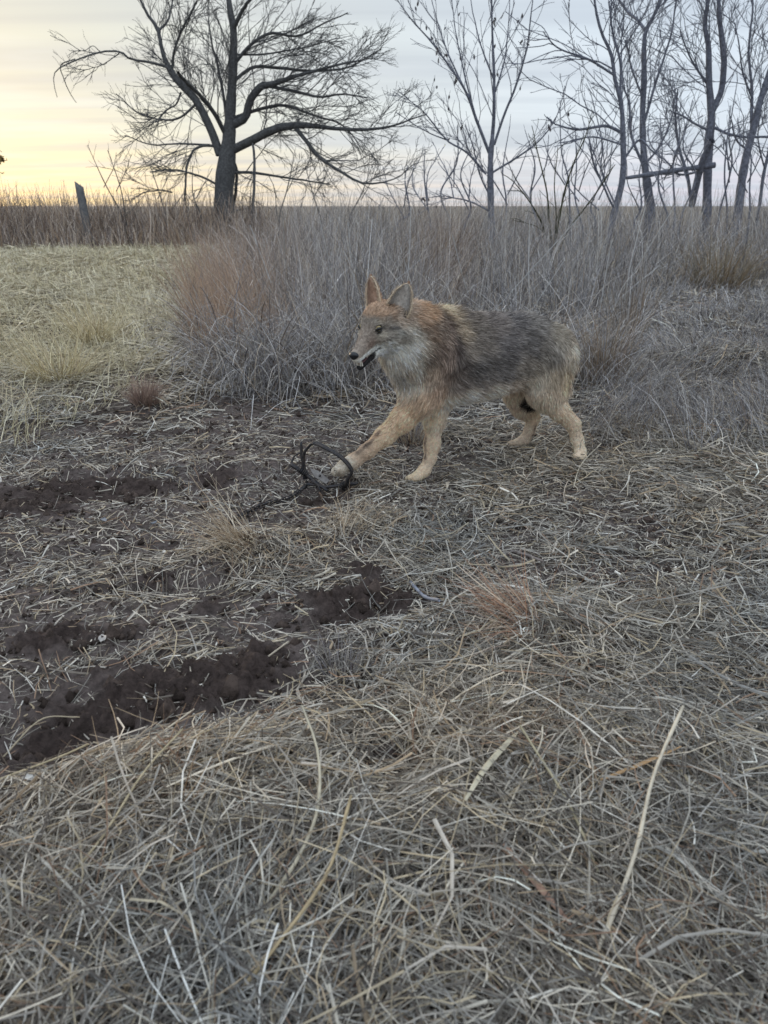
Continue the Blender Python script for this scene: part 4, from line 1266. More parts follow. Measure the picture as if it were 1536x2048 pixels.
    for s in (1, -1):
        hc((-3.2, 3.1 * s, -2.3), (-.4, 2.6 * s, -2.6), 2.4, 1.7, 1.6, flen=.014, flow=-HF + HL * s * .35)   # cheekbone
        hc((-7.6, 3.6 * s, -3.4), (-4.8, 3.2 * s, -4.2), 3.6, 2.7, 2.2, flen=.022, flow=-HF + HL * s * .55 - HU * .4)   # cheek ruff
        hc((-1.0, 2.0 * s, 1.25), (.5, 1.6 * s, .75), 1.25, .9, .9, flen=.008)    # brow
    hc((.2, 0, -1.5), (3.5, 0, -2.6), 2.9, 2.0, 1.6, flen=.008)             # stop into muzzle
    hc((3.0, 0, -2.9), (9.0, 0, -4.0), 2.05, 1.45, 1.0, flen=.005)          # muzzle
    hc((2.0, 0, -4.3), (8.4, 0, -4.9), 1.75, 1.2, .8, flen=.005, squash=.9)  # upper lips
    hc((-1.5, 0, -6.0), (2.0, 0, -6.7), 1.9, 1.35, .9, flen=.007, flow=-HF, squash=.8)
    hc((1.0, 0, -6.9), (7.2, 0, -8.0), 1.3, .75, .5, flen=.004, flow=-HF, squash=.75, tag='jaw')   # lower jaw
    hc((-5.0, 0, -6.0), (-1.5, 0, -6.2), 3.0, 2.0, 1.6, flow=-HF - HU * .5, flen=.026)  # throat
    for s in (1, -1):
        hc((1.05, 2.95 * s, .0), (1.1, 3.0 * s, .0), .80, .80, .5, tag='socket', sub=True)
    # gape between the jaws
    hc((-.8, 0, -5.55), (9.0, 0, -6.85), .10, .62, .2, tag='mouth', sub=True, squash=.22)
    return pr


def surface_nets(F, org, h):
    """vertices and quads of the zero surface of a sampled field"""
    s = F < 0
    nx, ny, nz = F.shape
    c = np.zeros((nx - 1, ny - 1, nz - 1), np.int8)
    for dx in (0, 1):
        for dy in (0, 1):
            for dz in (0, 1):
                c += s[dx:nx - 1 + dx, dy:ny - 1 + dy, dz:nz - 1 + dz]
    act = np.argwhere((c > 0) & (c < 8))
    vid = -np.ones(c.shape, np.int32); vid[tuple(act.T)] = np.arange(len(act))
    acc = np.zeros((len(act), 3)); cnt = np.zeros(len(act))
    cor = [(0, 0, 0), (1, 0, 0), (0, 1, 0), (1, 1, 0), (0, 0, 1), (1, 0, 1), (0, 1, 1), (1, 1, 1)]
    for i in range(8):
        for j in range(i + 1, 8):
            if sum(abs(a - b) for a, b in zip(cor[i], cor[j])) != 1:
                continue
            A = act + cor[i]; B = act + cor[j]
            fa = F[tuple(A.T)]; fb = F[tuple(B.T)]
            m = (fa < 0) != (fb < 0)
            t = np.where(m, fa / np.where(m, fa - fb, 1), 0)
            acc += np.where(m[:, None], A + (B - A) * t[:, None], 0); cnt += m
    V = org + h * acc / np.maximum(cnt, 1)[:, None]
    quads = []
    for ax in range(3):
        o1, o2 = [(1, 2), (2, 0), (0, 1)][ax]
        sl0 = [slice(None)] * 3; sl1 = [slice(None)] * 3
        sl0[ax] = slice(0, -1); sl1[ax] = slice(1, None)
        a, b = s[tuple(sl0)], s[tuple(sl1)]
        e = np.argwhere(a != b)
        e = e[(e[:, o1] > 0) & (e[:, o2] > 0) & (e[:, o1] < F.shape[o1] - 1) & (e[:, o2] < F.shape[o2] - 1)]
        flip = a[tuple(e.T)]
        d1 = np.zeros(3, int); d1[o1] = 1; d2 = np.zeros(3, int); d2[o2] = 1
        q = np.stack([vid[tuple((e - d1 - d2).T)], vid[tuple((e - d2).T)], vid[tuple(e.T)], vid[tuple((e - d1).T)]], -1)
        q = np.where(flip[:, None], q, q[:, ::-1])
        quads.append(q)
    return V, np.concatenate(quads)


# coat colours sampled along the side of the animal: (px, py, colour, reach)
COAT = [
    (1047, 634, (112, 106, 106), 1), (1000, 642, (120, 110, 106), 1), (950, 634, (130, 118, 108), 1), (1090, 650, (122, 116, 112), 1), (1125, 675, (150, 140, 126), .8), (1150, 715, (196, 180, 162), .8),
    (1010, 690, (110, 104, 104), 1), (960, 680, (126, 116, 108), 1), (1060, 690, (116, 110, 108), 1), (1100, 700, (130, 122, 114), 1), (1000, 735, (112, 106, 104), 1), (950, 735, (104, 98, 96), 1), (1050, 735, (136, 126, 116), 1),
    (1080, 760, (176, 164, 148), .8), (1110, 760, (158, 142, 120), .8), (1138, 760, (190, 168, 138), .7), (1100, 800, (186, 166, 144), .8), (1130, 840, (194, 168, 142), .8), (1160, 900, (202, 178, 152), .8),
    (1040, 780, (176, 160, 146), .8), (990, 785, (196, 182, 168), .8), (940, 800, (206, 194, 182), .8), (900, 800, (204, 188, 172), .7), (960, 765, (140, 130, 124), .8), (910, 765, (134, 122, 116), .8), (870, 800, (190, 162, 136), .7),
    (905, 690, (92, 78, 74), .7), (915, 720, (100, 90, 86), .7), (930, 700, (150, 138, 126), .7), (925, 660, (168, 150, 126), .8), (905, 622, (190, 168, 138), .7), (945, 626, (96, 88, 86), .5), (890, 645, (104, 84, 74), .6),
    (875, 690, (142, 120, 106), .7), (870, 720, (138, 116, 102), .7), (880, 750, (136, 116, 102), .7), (850, 740, (180, 156, 134), .7), (860, 780, (166, 138, 114), .7), (835, 790, (182, 152, 122), .7), (895, 735, (98, 84, 78), .5),
    (850, 620, (180, 144, 108), .6), (830, 632, (164, 134, 106), .5), (868, 650, (132, 114, 100), .7), (845, 665, (140, 116, 96), .7), (825, 690, (172, 158, 142), .8), (850, 700, (128, 108, 94), .6), (835, 715, (112, 94, 82), .5),
    (800, 690, (200, 194, 184), .9), (815, 730, (204, 194, 180), .7), (800, 740, (150, 126, 108), .5), (790, 750, (214, 206, 196), .6), (820, 765, (206, 192, 176), .7), (840, 760, (180, 158, 138), .6),
    (806, 838, (198, 164, 130), .7), (770, 872, (196, 164, 132), .7), (735, 902, (178, 152, 126), .6), (690, 935, (186, 172, 156), .7),
    (868, 840, (206, 180, 152), .7), (862, 900, (200, 172, 144), .6), (835, 953, (206, 178, 148), .7), (1050, 815, (192, 166, 142), .7), (1058, 862, (202, 174, 150), .6), (1030, 888, (208, 180, 154), .6)]


def coat_setup():
    S = []
    for px, py, c, rch in COAT:
        # on the near flank of the animal
        mid = pt(870, 715, 2.655)
        o = mid + B_LEFT * .075
        d = ray(px, py)
        t = ((o - CAM) @ B_LEFT) / (d @ B_LEFT)
        p = CAM + d * t
        g_ = lin(*c); m_ = g_.mean(); S.append(((p - mid) @ (-B_FWD), p[2], rch * .026, (m_ + (g_ - m_) * .70) * np.array([1.82, 1.78, 1.69])))
    return mid, S


def coat_color(P, lat_legs=True):
    """coat pattern on the animal's side plane; the same on both sides"""
    mid, S = COAT_S
    s = (P - mid) @ (-B_FWD); z = P[:, 2]
    # wobble so that bands have ragged edges
    s = s + .010 * fbm(s * 30, z * 30, 3, 71) * 2; z = z + .010 * fbm(s * 30 + 9, z * 30, 3, 72) * 2
    num = np.zeros((len(P), 3)); den = np.zeros(len(P)) + 1e-12
    for a, b, r, c in S:
        w = np.exp(-((s - a) ** 2 + (z - b) ** 2) / (2 * r * r))
        w = w + 1e-5 / (1e-3 + (s - a) ** 2 + (z - b) ** 2)
        num += w[:, None] * c; den += w
    return num / den[:, None]


def head_color(P):
    f, l, u = hq(P); al = np.abs(l)
    n = len(P)
    C = np.repeat(lin(150, 136, 124)[None], n, 0)

    def mixin(w, c):
        nonlocal C
        w = np.clip(w, 0, 1)[:, None]
        C = C * (1 - w) + lin(*c) * w

    def g(cf, cl, cu, rf, rl, ru):
        return np.exp(-(((f - cf) / rf) ** 2 + ((al - cl) / rl) ** 2 + ((u - cu) / ru) ** 2))
    mixin(smooth(u, .3, 2.2) * smooth(-f, -.9, 1.2) * (1 - smooth(al, 2.2, 4.2)) + smooth(u, 2.4, 3.6), (182, 142, 108))           # orange crown
    mixin(g(-6, 3, 2.5, 3, 3, 2) * 1.2, (172, 132, 100))
    mixin(smooth(f, .5, 3.5) * smooth(u + .22 * f, -4.0, -2.2), (152, 132, 118))        # brown bridge of the nose
    mixin(g(3.8, 2.0, -2.8, 2.0, 1.2, 1.3) * .9, (136, 106, 90))
    mixin(g(.6, 1.1, .3, 1.3, 1.2, .9) * .8, (150, 132, 120))
    mixin(g(.4, 3.4, -1.9, 1.3, 1.6, .9) * .9, (190, 174, 154))               # pale below the eye
    mixin(g(-.2, 2.4, 1.6, 1.2, .9, .5) * .8, (190, 170, 146))               # pale brow spot
    mixin(g(-3.6, 4.6, -.6, 2.4, 2, .55) * 1.0, (92, 84, 82))                # dark streak behind the eye
    mixin(g(-2.0, 4.4, -3.0, 2.2, 2.2, .7) * .6, (120, 110, 106))
    mixin(g(-5.4, 5.0, -2.2, 2.0, 2.5, 1.1) * .9, (190, 184, 178))           # grey-white cheek
    lip = smooth(-(u + .10 * f), 3.3, 4.0) * smooth(f, -3.5, -1.0)
    mixin(lip, (226, 220, 212))                                              # white lips
    mixin(smooth(-u, 4.6, 6.0) * smooth(-f, -4, -1), (228, 224, 218))        # white throat
    mixin(g(-8, 5, -5, 3, 4, 2.2) * .7, (182, 172, 160))
    mixin(smooth(-f, 7.0, 9.5) * smooth(u, -1, 2) * .8, (166, 138, 112))      # nape
    jaw = smooth(f, 1.0, 2.2) * smooth(-(u + .13 * (f + .8)), 5.6, 5.9)
    mixin(jaw * 1.0, (46, 42, 44))                                           # black lower lip
    uc = -5.55 - .13 * (f + .8)
    mouth = smooth(f, -1.0, -.2) * np.exp(-((u - uc) / (.22 + .035 * np.clip(f, 0, 9))) ** 2)
    mixin(mouth * 1.4, (22, 18, 20))
    for e in (1,):
        d = np.sqrt((f - .9) ** 2 + (al - 2.9) ** 2 + (u - .02) ** 2)
        mixin(smooth(-d, -1.45, -1.0), (34, 30, 30))                          # dark eye rim
    return C


def uv_ball(c, r, ax=None, nu=14, nv=10):
    th = np.linspace(0, math.pi, nv); ph = np.arange(nu) * 2 * math.pi / nu
    T, Pp = np.meshgrid(th, ph, indexing='ij')
    D = np.stack([np.sin(T) * np.cos(Pp), np.sin(T) * np.sin(Pp), np.cos(T)], -1)
    r = np.asarray(r, float)
    V = D * r
    if ax is not None:
        V = V @ np.asarray(ax)
    V = V.reshape(-1, 3) + c
    idx = np.arange(nv * nu).reshape(nv, nu); nx = np.roll(idx, -1, 1)
    q = np.stack([idx[:-1], idx[1:], nx[1:], nx[:-1]], -1).reshape(-1, 4)
    return V, q


def build_coyote():
    global COAT_S
    COAT_S = coat_setup()
    rng = np.random.default_rng(77)
    pr = coyote_prims()
    h = .0045
    lo = np.min([np.minimum(p.a - p.ra, p.b - p.rb) for p in pr if not p.sub], 0) - .03
    hi = np.max([np.maximum(p.a + p.ra, p.b + p.rb) for p in pr if not p.sub], 0) + .03
    n = np.ceil((hi - lo) / h).astype(int) + 1
    F = np.full(n, .05, np.float32)
    ax = [lo[i] + h * np.arange(n[i]) for i in range(3)]

    def apply(p):
        m = p.k * 1.2 + .02
        R = max(p.ra, p.rb)
        a = np.clip(((np.minimum(p.a, p.b) - R - m - lo) / h).astype(int), 0, n - 1)
        b = np.clip(((np.maximum(p.a, p.b) + R + m - lo) / h).astype(int) + 2, 1, n)
        X, Y, Z = np.meshgrid(ax[0][a[0]:b[0]], ax[1][a[1]:b[1]], ax[2][a[2]:b[2]], indexing='ij')
        d = p.d(np.stack([X, Y, Z], -1)).astype(np.float32)
        sl = (slice(a[0], b[0]), slice(a[1], b[1]), slice(a[2], b[2]))
        G = F[sl]
        if p.sub:
            d = -d
            hh = np.clip(.5 - .5 * (G - d) / p.k, 0, 1)
            F[sl] = G + (d - G) * hh + p.k * hh * (1 - hh)
        else:
            hh = np.clip(.5 + .5 * (G - d) / p.k, 0, 1)
            F[sl] = G + (d - G) * hh - p.k * hh * (1 - hh)
    for p in pr:
        if not p.sub:
            apply(p)
    for p in pr:
        if p.sub:
            apply(p)
    V, Q = surface_nets(F, lo, h)

    # per-vertex settings from the nearest body pieces
    solid = [p for p in pr if not p.sub]
    W = np.zeros(len(V)); flow = np.zeros((len(V), 3)); flen = np.zeros(len(V)); headw = np.zeros(len(V)); legw = np.zeros(len(V))
    for p in solid:
        w = np.exp(-np.clip(p.d(V) + .004, 0, None) / .010)
        W += w; flow += w[:, None] * p.flow; flen += w * p.flen
        headw += w * (p.tag in ('head', 'jaw')); legw += w * (p.tag in ('leg', 'paw'))
    flow = nrm(flow); flen /= W; headw /= W; legw /= W

    def colors(P, hw):
        c = coat_color(P); hcn = head_color(P)
        hw = smooth(hw, .35, .65)[:, None]
        return c * (1 - hw) + (hcn.mean(1, keepdims=True) * .38 + hcn * .62) * hw * np.array([1.38, 1.39, 1.31]) * (1 + .7 * fbm(P[:, 0] * 260, P[:, 2] * 260, 2, 12))[:, None]
    col = colors(V, headw)
    # black tip of the tail
    tip = pt(1064, 806, 2.865); dt = np.linalg.norm(V - tip, axis=1)
    blk = smooth(-dt, -.055, -.025) * (legw < .7)
    col = col * (1 - blk[:, None]) + lin(40, 34, 32) * blk[:, None]
    # dark stripe down the front of the forelegs
    def stripe(P, c, a, b, side, wd, amt=.85):
        a = np.asarray(a); b = np.asarray(b); ba = b - a
        t = np.clip((P - a) @ ba / (ba @ ba), 0, 1)
        d = np.linalg.norm(P - (a + t[:, None] * ba), axis=1)
        w = np.exp(-(d / wd) ** 2) * amt * smooth(fbm(P[:, 0] * 60, P[:, 2] * 60, 2, 5), -.25, .1)
        return c * (1 - w[:, None]) + lin(74, 66, 64) * w[:, None]
    stripes = [(pt(757, 866, 2.513), pt(733, 890, 2.508), .011), (pt(724, 893, 2.508), pt(716, 902, 2.508), .014), (pt(851, 870, 2.63), pt(850, 915, 2.61), .008), (pt(1072, 845, 2.94), pt(1066, 870, 2.94), .006)]
    for a, b, w in stripes:
        col = stripe(V, col, a, b, None, w)

    base = V[:, :].mean(0); base[2] = 0.0
    root = thing('coyote', 'grey and tan coyote with open mouth, one forepaw held in the steel trap', 'coyote', tuple(base))
    # ears: curved shells joined to the body mesh
    acc = Acc(); acc.add(V - base, Q, None, col * .85)
    ear_roots = []
    for s in (1, -1):
        m, k = 15, 15
        U = np.linspace(0, 1, m)[:, None] * np.ones((1, k)); A = np.linspace(-1, 1, k)[None] * np.ones((m, 1))
        b0, tip_ = (np.array([-6.0, 4.3, 2.9]), np.array([-7.7, 7.2, 10.7])) if s > 0 else (np.array([-6.4, -3.1, 3.4]), np.array([-8.4, -5.3, 11.7]))
        axis = nrm(tip_ - b0); L = np.linalg.norm(tip_ - b0)
        openv = nrm(np.array([.92, .30 * s, -.05])); openv = nrm(openv - axis * (openv @ axis))
        lat = np.cross(axis, openv) * s
        wid = 3.5 * np.clip(1 - U ** 1.9, 0, 1) ** .62 * (1 + .10 * np.sin(U * 3.1))
        sweep = 1.15 * A
        R_ = wid
        pos = b0 + axis * (U * L)[..., None] + lat * (R_ * np.sin(sweep))[..., None] + openv * (R_ * (.45 - .95 * np.cos(sweep)) * (1 - .45 * U))[..., None]
        pos = pos - axis * ((1 - U) * 1.2 * (1 - A ** 2))[..., None]
        nrm_in = openv * np.cos(sweep)[..., None] - lat * np.sin(sweep)[..., None]
        inner = pos + nrm_in * .12; outer = pos - nrm_in * .22
        idx = np.arange(m * k).reshape(m, k)
        q = np.stack([idx[:-1, :-1], idx[1:, :-1], idx[1:, 1:], idx[:-1, 1:]], -1).reshape(-1, 4)
        W_ = lambda X: EYE_MID + (X[..., 0:1] * HF + X[..., 1:2] * HL + X[..., 2:3] * HU) * HS
        Vi = W_(inner).reshape(-1, 3); Vo = W_(outer).reshape(-1, 3)
        e = np.concatenate([idx[:, 0], idx[-1, 1:], idx[::-1, -1][1:]])
        rim = np.stack([e[:-1], e[1:], e[1:] + m * k, e[:-1] + m * k], -1)
        u = U.ravel(); a_ = np.abs(A.ravel())
        ci = (lin(158, 152, 146) if s > 0 else lin(164, 138, 120))[None] * (1 - u[:, None] * .2) + (lin(226, 220, 212) if s > 0 else lin(176, 150, 130)) * (smooth(u, .05, .35) * (1 - smooth(a_, .2, .95)))[:, None] * .6
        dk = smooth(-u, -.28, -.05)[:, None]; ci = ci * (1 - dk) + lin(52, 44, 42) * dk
        rimc = smooth(a_, .82, .97)[:, None]; ci = ci * (1 - rimc) + lin(206, 188, 164) * rimc
        co = np.repeat(lin(180, 142, 112)[None], m * k, 0); tp_ = smooth(u, .6, 1)[:, None]; co = co * (1 - .35 * tp_) + lin(110, 84, 70) * .35 * tp_
        co = co * (1 - rimc) + lin(214, 196, 170) * rimc
        acc.add(np.vstack([Vi, Vo]) - base, np.vstack([q if s > 0 else q[:, ::-1], (q[:, ::-1] if s > 0 else q) + m * k, rim]), None, np.vstack([ci, co]))
        ear_roots.append((Vi, Vo, ci, co, axis @ np.stack([HF, HL, HU]), nrm_in.reshape(-1, 3) @ np.stack([HF, HL, HU]), u, a_))
    link('body', acc.mesh('body'), M_skin, root)

    # fur
    T = np.vstack([Q[:, [0, 1, 2]], Q[:, [0, 2, 3]]])
    e1 = V[T[:, 1]] - V[T[:, 0]]; e2 = V[T[:, 2]] - V[T[:, 0]]
    cr = np.cross(e1, e2); ar = np.linalg.norm(cr, axis=1) * .5; nn = nrm(cr)
    # orient outwards with the field
    ctr = V[T].mean(1)
    gi = np.clip(((ctr + nn * .006 - lo) / h).astype(int), 0, n - 1); gj = np.clip(((ctr - nn * .006 - lo) / h).astype(int), 0, n - 1)
    sg = np.where(F[tuple(gi.T)] >= F[tuple(gj.T)], 1, -1); nn = nn * sg[:, None]
    fl = flen[T].mean(1)
    wgt = ar * np.clip(.02 / np.maximum(fl, .004), .7, 3.6)
    NF = 126000
    fi = rng.choice(len(T), NF, p=wgt / wgt.sum())
    u1 = rng.random((NF, 2)); fl_ = u1.sum(1) > 1; u1[fl_] = 1 - u1[fl_]
    bc = np.stack([1 - u1.sum(1), u1[:, 0], u1[:, 1]], -1)[..., None]
    root_p = (V[T[fi]] * bc).sum(1); L = (flen[T[fi]][..., None] * bc).sum(1)[:, 0] * rng.uniform(.55, 1.25, NF)
    fw = nrm((flow[T[fi]] * bc).sum(1)); hw = (headw[T[fi]][..., None] * bc).sum(1)[:, 0]; lw = (legw[T[fi]][..., None] * bc).sum(1)[:, 0]
    N = nn[fi]
    keepm = np.ones(NF, bool)
    ff, ll, uu = hq(root_p)
    eye_d = np.sqrt((ff - .95) ** 2 + (np.abs(ll) - 2.95) ** 2 + uu ** 2)
    keepm &= ~((eye_d < 1.15) & (hw > .4))
    keepm &= ~((ff > 9.2) & (hw > .4))
    keepm &= ~((hw > .4) & (ff > -.6) & (np.abs(uu + 5.55 + .13 * (ff + .8)) < .12 + .07 * np.clip(ff, 0, 9)) & (ff < 9))
    root_p, L, fw, hw, lw, N = [a[keepm] for a in (root_p, L, fw, hw, lw, N)]
    NF = len(root_p)
    tang = nrm(fw - N * (fw * N).sum(1, keepdims=True))
    # clumps: strands that lean together
    cl = np.stack([fbm(root_p[:, 0] * 80, root_p[:, 2] * 80, 2, 81), fbm(root_p[:, 0] * 80 + 7, root_p[:, 2] * 80, 2, 82), fbm(root_p[:, 1] * 80, root_p[:, 2] * 80, 2, 83)], -1)
    lift = np.where(hw > .5, .26, np.where(lw > .6, .20, .42)) * rng.uniform(.5, 1.6, NF)
    d0 = nrm(tang + N * lift[:, None] + cl * .7 + rng.normal(0, .16, (NF, 3)))
    d1 = nrm(d0 + tang * .25 - N * .10 + np.array([0, 0, -.12]) + rng.normal(0, .10, (NF, 3)))
    p1 = root_p + d0 * (L * .5)[:, None]; p2 = p1 + d1 * (L * .5)[:, None]
    P = np.stack([root_p - N * .001, p1, p2], 1)
    wd = np.where(L < .012, .00065, .0009) * rng.uniform(.7, 1.3, NF)
    side = nrm(np.cross(d0, rng.normal(size=(NF, 3))))
    Wd = wd[:, None] * np.array([1.0, .8, .12])
    base_c = colors(root_p, hw)
    dt = np.linalg.norm(root_p - tip, axis=1); blk = (smooth(-dt, -.055, -.025) * (lw < .7))[:, None]
    base_c = base_c * (1 - blk) + lin(40, 34, 32) * blk
    for a, b, w in stripes:
        base_c = stripe(root_p, base_c, a, b, None, w)
    base_c = base_c * rng.uniform(.66, 1.30, (NF, 1)) * (1 + .5 * fbm(root_p[:, 0] * 120, root_p[:, 2] * 120, 2, 44))[:, None]
    # guard hairs with dark tips on back, flanks and neck, in patches
    long_ = smooth(L, .012, .022) * (1 - smooth(hw, .3, .6))
    zrel = root_p[:, 2]
    mid, _ = COAT_S
    patch = smooth(fbm(((root_p - mid) @ B_FWD) * 26, zrel * 38, 3, 91) + .05, -.08, .16)
    top = smooth(zrel, .26, .36)
    dark = (rng.random(NF) < (.08 + .66 * patch * top)) * long_
    pale = (rng.random(NF) < .22) * long_ * (1 - dark)
    cr_ = base_c * 1.05
    ct = base_c * (1 - .72 * dark[:, None]) + (lin(225, 214, 198) - base_c) * (.40 * pale)[:, None]
    cm = base_c * (1 - .42 * dark[:, None]) + (lin(225, 214, 198) - base_c) * (.22 * pale)[:, None]
    # root pair, middle pair and one tip vertex per hair
    V5 = np.stack([P[:, 0] - side * Wd[:, :1], P[:, 0] + side * Wd[:, :1], P[:, 1] - side * Wd[:, 1:2], P[:, 1] + side * Wd[:, 1:2], P[:, 2]], 1)
    C5 = np.stack([cr_ * .9, cr_ * .9, cm, cm, ct], 1)
    k5 = np.arange(NF)[:, None] * 5
    facc = Acc(); facc.add(V5.reshape(-1, 3) - base, k5 + np.array([0, 1, 3, 2]), k5 + np.array([2, 3, 4]), np.clip(C5.reshape(-1, 3), .006, .85))
    # ear hair
    for Vi, Vo, ci, co, axw, nin, u, a_ in ear_roots:
        for (E, c, sgn, cnt, hl) in ((Vi, ci, 1, 1300, .016), (Vo, co, -1, 1200, .007)):
            j = rng.choice(len(E), cnt); pp = E[j] + rng.normal(0, .0022, (cnt, 3))
            if sgn > 0:
                ok = u[j] < .86; j = j[ok]; pp = pp[ok]
            cnt = len(j)
            d0 = nrm(axw * .8 + sgn * nin[j] * .45 + rng.normal(0, .2, (cnt, 3)))
            ln = hl * rng.uniform(.5, 1.2, cnt) * (1 - .5 * u[j])
            PP = np.stack([pp, pp + d0 * ln[:, None] * .5, pp + nrm(d0 + axw * .3) * ln[:, None]], 1)
            Vv, Qq, M = ribbons(PP, np.array([.0006, .0005, .0001])[None] * np.ones((cnt, 1)), nrm(np.cross(d0, rng.normal(size=(cnt, 3)))))
            facc.add(Vv - base, Qq, None, np.repeat(c[j] * rng.uniform(.8, 1.25, (cnt, 1)), 3 * M, 0))
    link('fur', facc.mesh('fur', False), M_fur, root, kind='stuff')

    # eyes
    AX = np.stack([HF, HL, HU])
    iris, nt, b = new_mat('amber_eye', .08, .6)
    b.inputs['Base Color'].default_value = (.36, .28, .13, 1)
    for s in (1, -1):
        c = hp(.70, 2.58 * s, 0)
        Vv, q = uv_ball(c - base, .95 * HS, None, 16, 12)
        e = link('eye', np_mesh('eye', Vv, q), iris, root)
        look = nrm(CAM - c)
        tx = nrm(np.cross(look, [0, 0, 1.])); ty = np.cross(look, tx)
        Vv, q = uv_ball(c + look * .84 * HS - base, np.array([.46, .46, .16]) * HS, np.stack([tx, ty, look]), 12, 8)
        link('pupil', np_mesh('pupil', Vv, q), M_pupil, e)
        # lids: dark slanted arcs over the ball
        for up, drop in ((1, .30), (-1, -.44)):
            t = np.linspace(-1, 1, 11)
            outv = nrm(HF * .62 + HL * s * .78)
            ln = nrm(HF * -.70 + HL * s * .60 + HU * .18); ln = nrm(ln - outv * (ln @ outv)); un = np.cross(outv, ln); un = un * np.sign(un @ HU)
            pc = c + (outv[None] * (1.0 * np.sqrt(np.clip(1 - (t * .93) ** 2 * .75, 0, 1)))[:, None] + ln[None] * (t * 1.05)[:, None] + un[None] * (drop * (1 - t ** 2) + .04)[:, None]) * HS
            Vv, q = tubes((pc - base)[None], (np.sin(np.linspace(.25, 2.9, 11)) * (.40 if up > 0 else .20) * HS)[None], 6)
            link('eyelid', np_mesh('eyelid', Vv, q), M_nose, e)
    # nose pad with nostrils
    Vv, q = uv_ball(np.zeros(3), np.array([1.05, 1.42, 1.12]), None, 20, 14)
    wedge = 1 - .28 * np.clip(-Vv[:, 2], 0, 1.2)
    Vv[:, 1] *= wedge
    for s in (1, -1):
        d = (Vv[:, 0] - .75) ** 2 + (Vv[:, 1] - s * .72) ** 2 + (Vv[:, 2] + .15) ** 2
        Vv[:, 0] -= .45 * np.exp(-d / .10)
    Vv = Vv * HS @ AX + hp(9.75, 0, -3.75) - base
    link('nose', np_mesh('nose', Vv, q), M_nose, root)
    # tongue and teeth
    Pp = np.array([hp(2.6, 0, -6.55), hp(4.6, 0, -6.75), hp(6.2, 0, -7.0), hp(7.2, 0, -7.25)]); P_, R_ = resample(Pp, np.array([.85, .9, .75, .3]) * HS, 10)
    Vv, q = tubes((P_ - base)[None], R_[None], 10)
    c0 = np.repeat(P_ - base, 10, 0); Vv = c0 + (Vv - c0) - ((Vv - c0) @ HU)[:, None] * HU * .55
    link('tongue', np_mesh('tongue', Vv, q), M_tongue, root)

    def cone(a, b, r, name):
        P_, R_ = resample(np.array([a, (np.asarray(a) + b) / 2, b]), np.array([r, r * .8, r * .12]), 5)
        Vv, q = tubes((P_ - base)[None], R_[None], 6)
        link(name, np_mesh(name, Vv, q), M_tooth if name == 'tooth' else M_claw, root)
    for s in (1, -1):
        cone(hp(7.0, .75 * s, -7.55), hp(7.5, .95 * s, -6.0), .28 * HS, 'tooth')
        cone(hp(8.2, .85 * s, -5.3), hp(8.2, .95 * s, -7.0), .28 * HS, 'tooth')
        for i in range(3):
            cone(hp(7.45, (.15 + .2 * i) * s, -7.6), hp(7.6, (.15 + .2 * i) * s, -7.0), .12 * HS, 'tooth')
            cone(hp(5.2 - 1.0 * i, 1.25 * s, -5.3), hp(5.1 - 1.0 * i, 1.25 * s, -6.15), .32 * HS, 'tooth')
    # claws
    for lst in ([(671, 939, 2.493), (665, 945, 2.508), (667, 948, 2.53), (679, 949, 2.543)], [(815, 960, 2.578), (811, 962, 2.594), (814, 960, 2.612), (824, 962, 2.565)],
                [(1145, 917, 2.783), (1149, 919, 2.767), (1161, 919, 2.764), (1169, 917, 2.777)], [(1016, 889, 2.928), (1014, 891, 2.943), (1020, 888, 2.958)]):
        for x, y, Y in lst:
            a = pt(x, y, Y); cone(a - nrm(B_FWD) * .006 + np.array([0, 0, .003]), a + nrm(B_FWD) * .007 - np.array([0, 0, .005]), .0028, 'claw')


# ------------------------------------------------------------------ trap and chain
def rod(pts, r, K=16, S=8, flat=None, caps=True):
    P, R = resample(np.array(pts), np.full(len(pts), r) if np.isscalar(r) else np.array(r), K)
    V, q = tubes(P[None], R[None], S)
    if flat is not None:
        d, f = flat
        c = np.repeat(P, S, 0); V = c + (V - c) + (((V - c) @ d) * (f - 1))[:, None] * d
    t = []
    if caps:
        t = [[0, i + 1, i] for i in range(1, S - 1)] + [[(K - 1) * S, (K - 1) * S + i, (K - 1) * S + i + 1] for i in range(1, S - 1)]
    return V, q, t


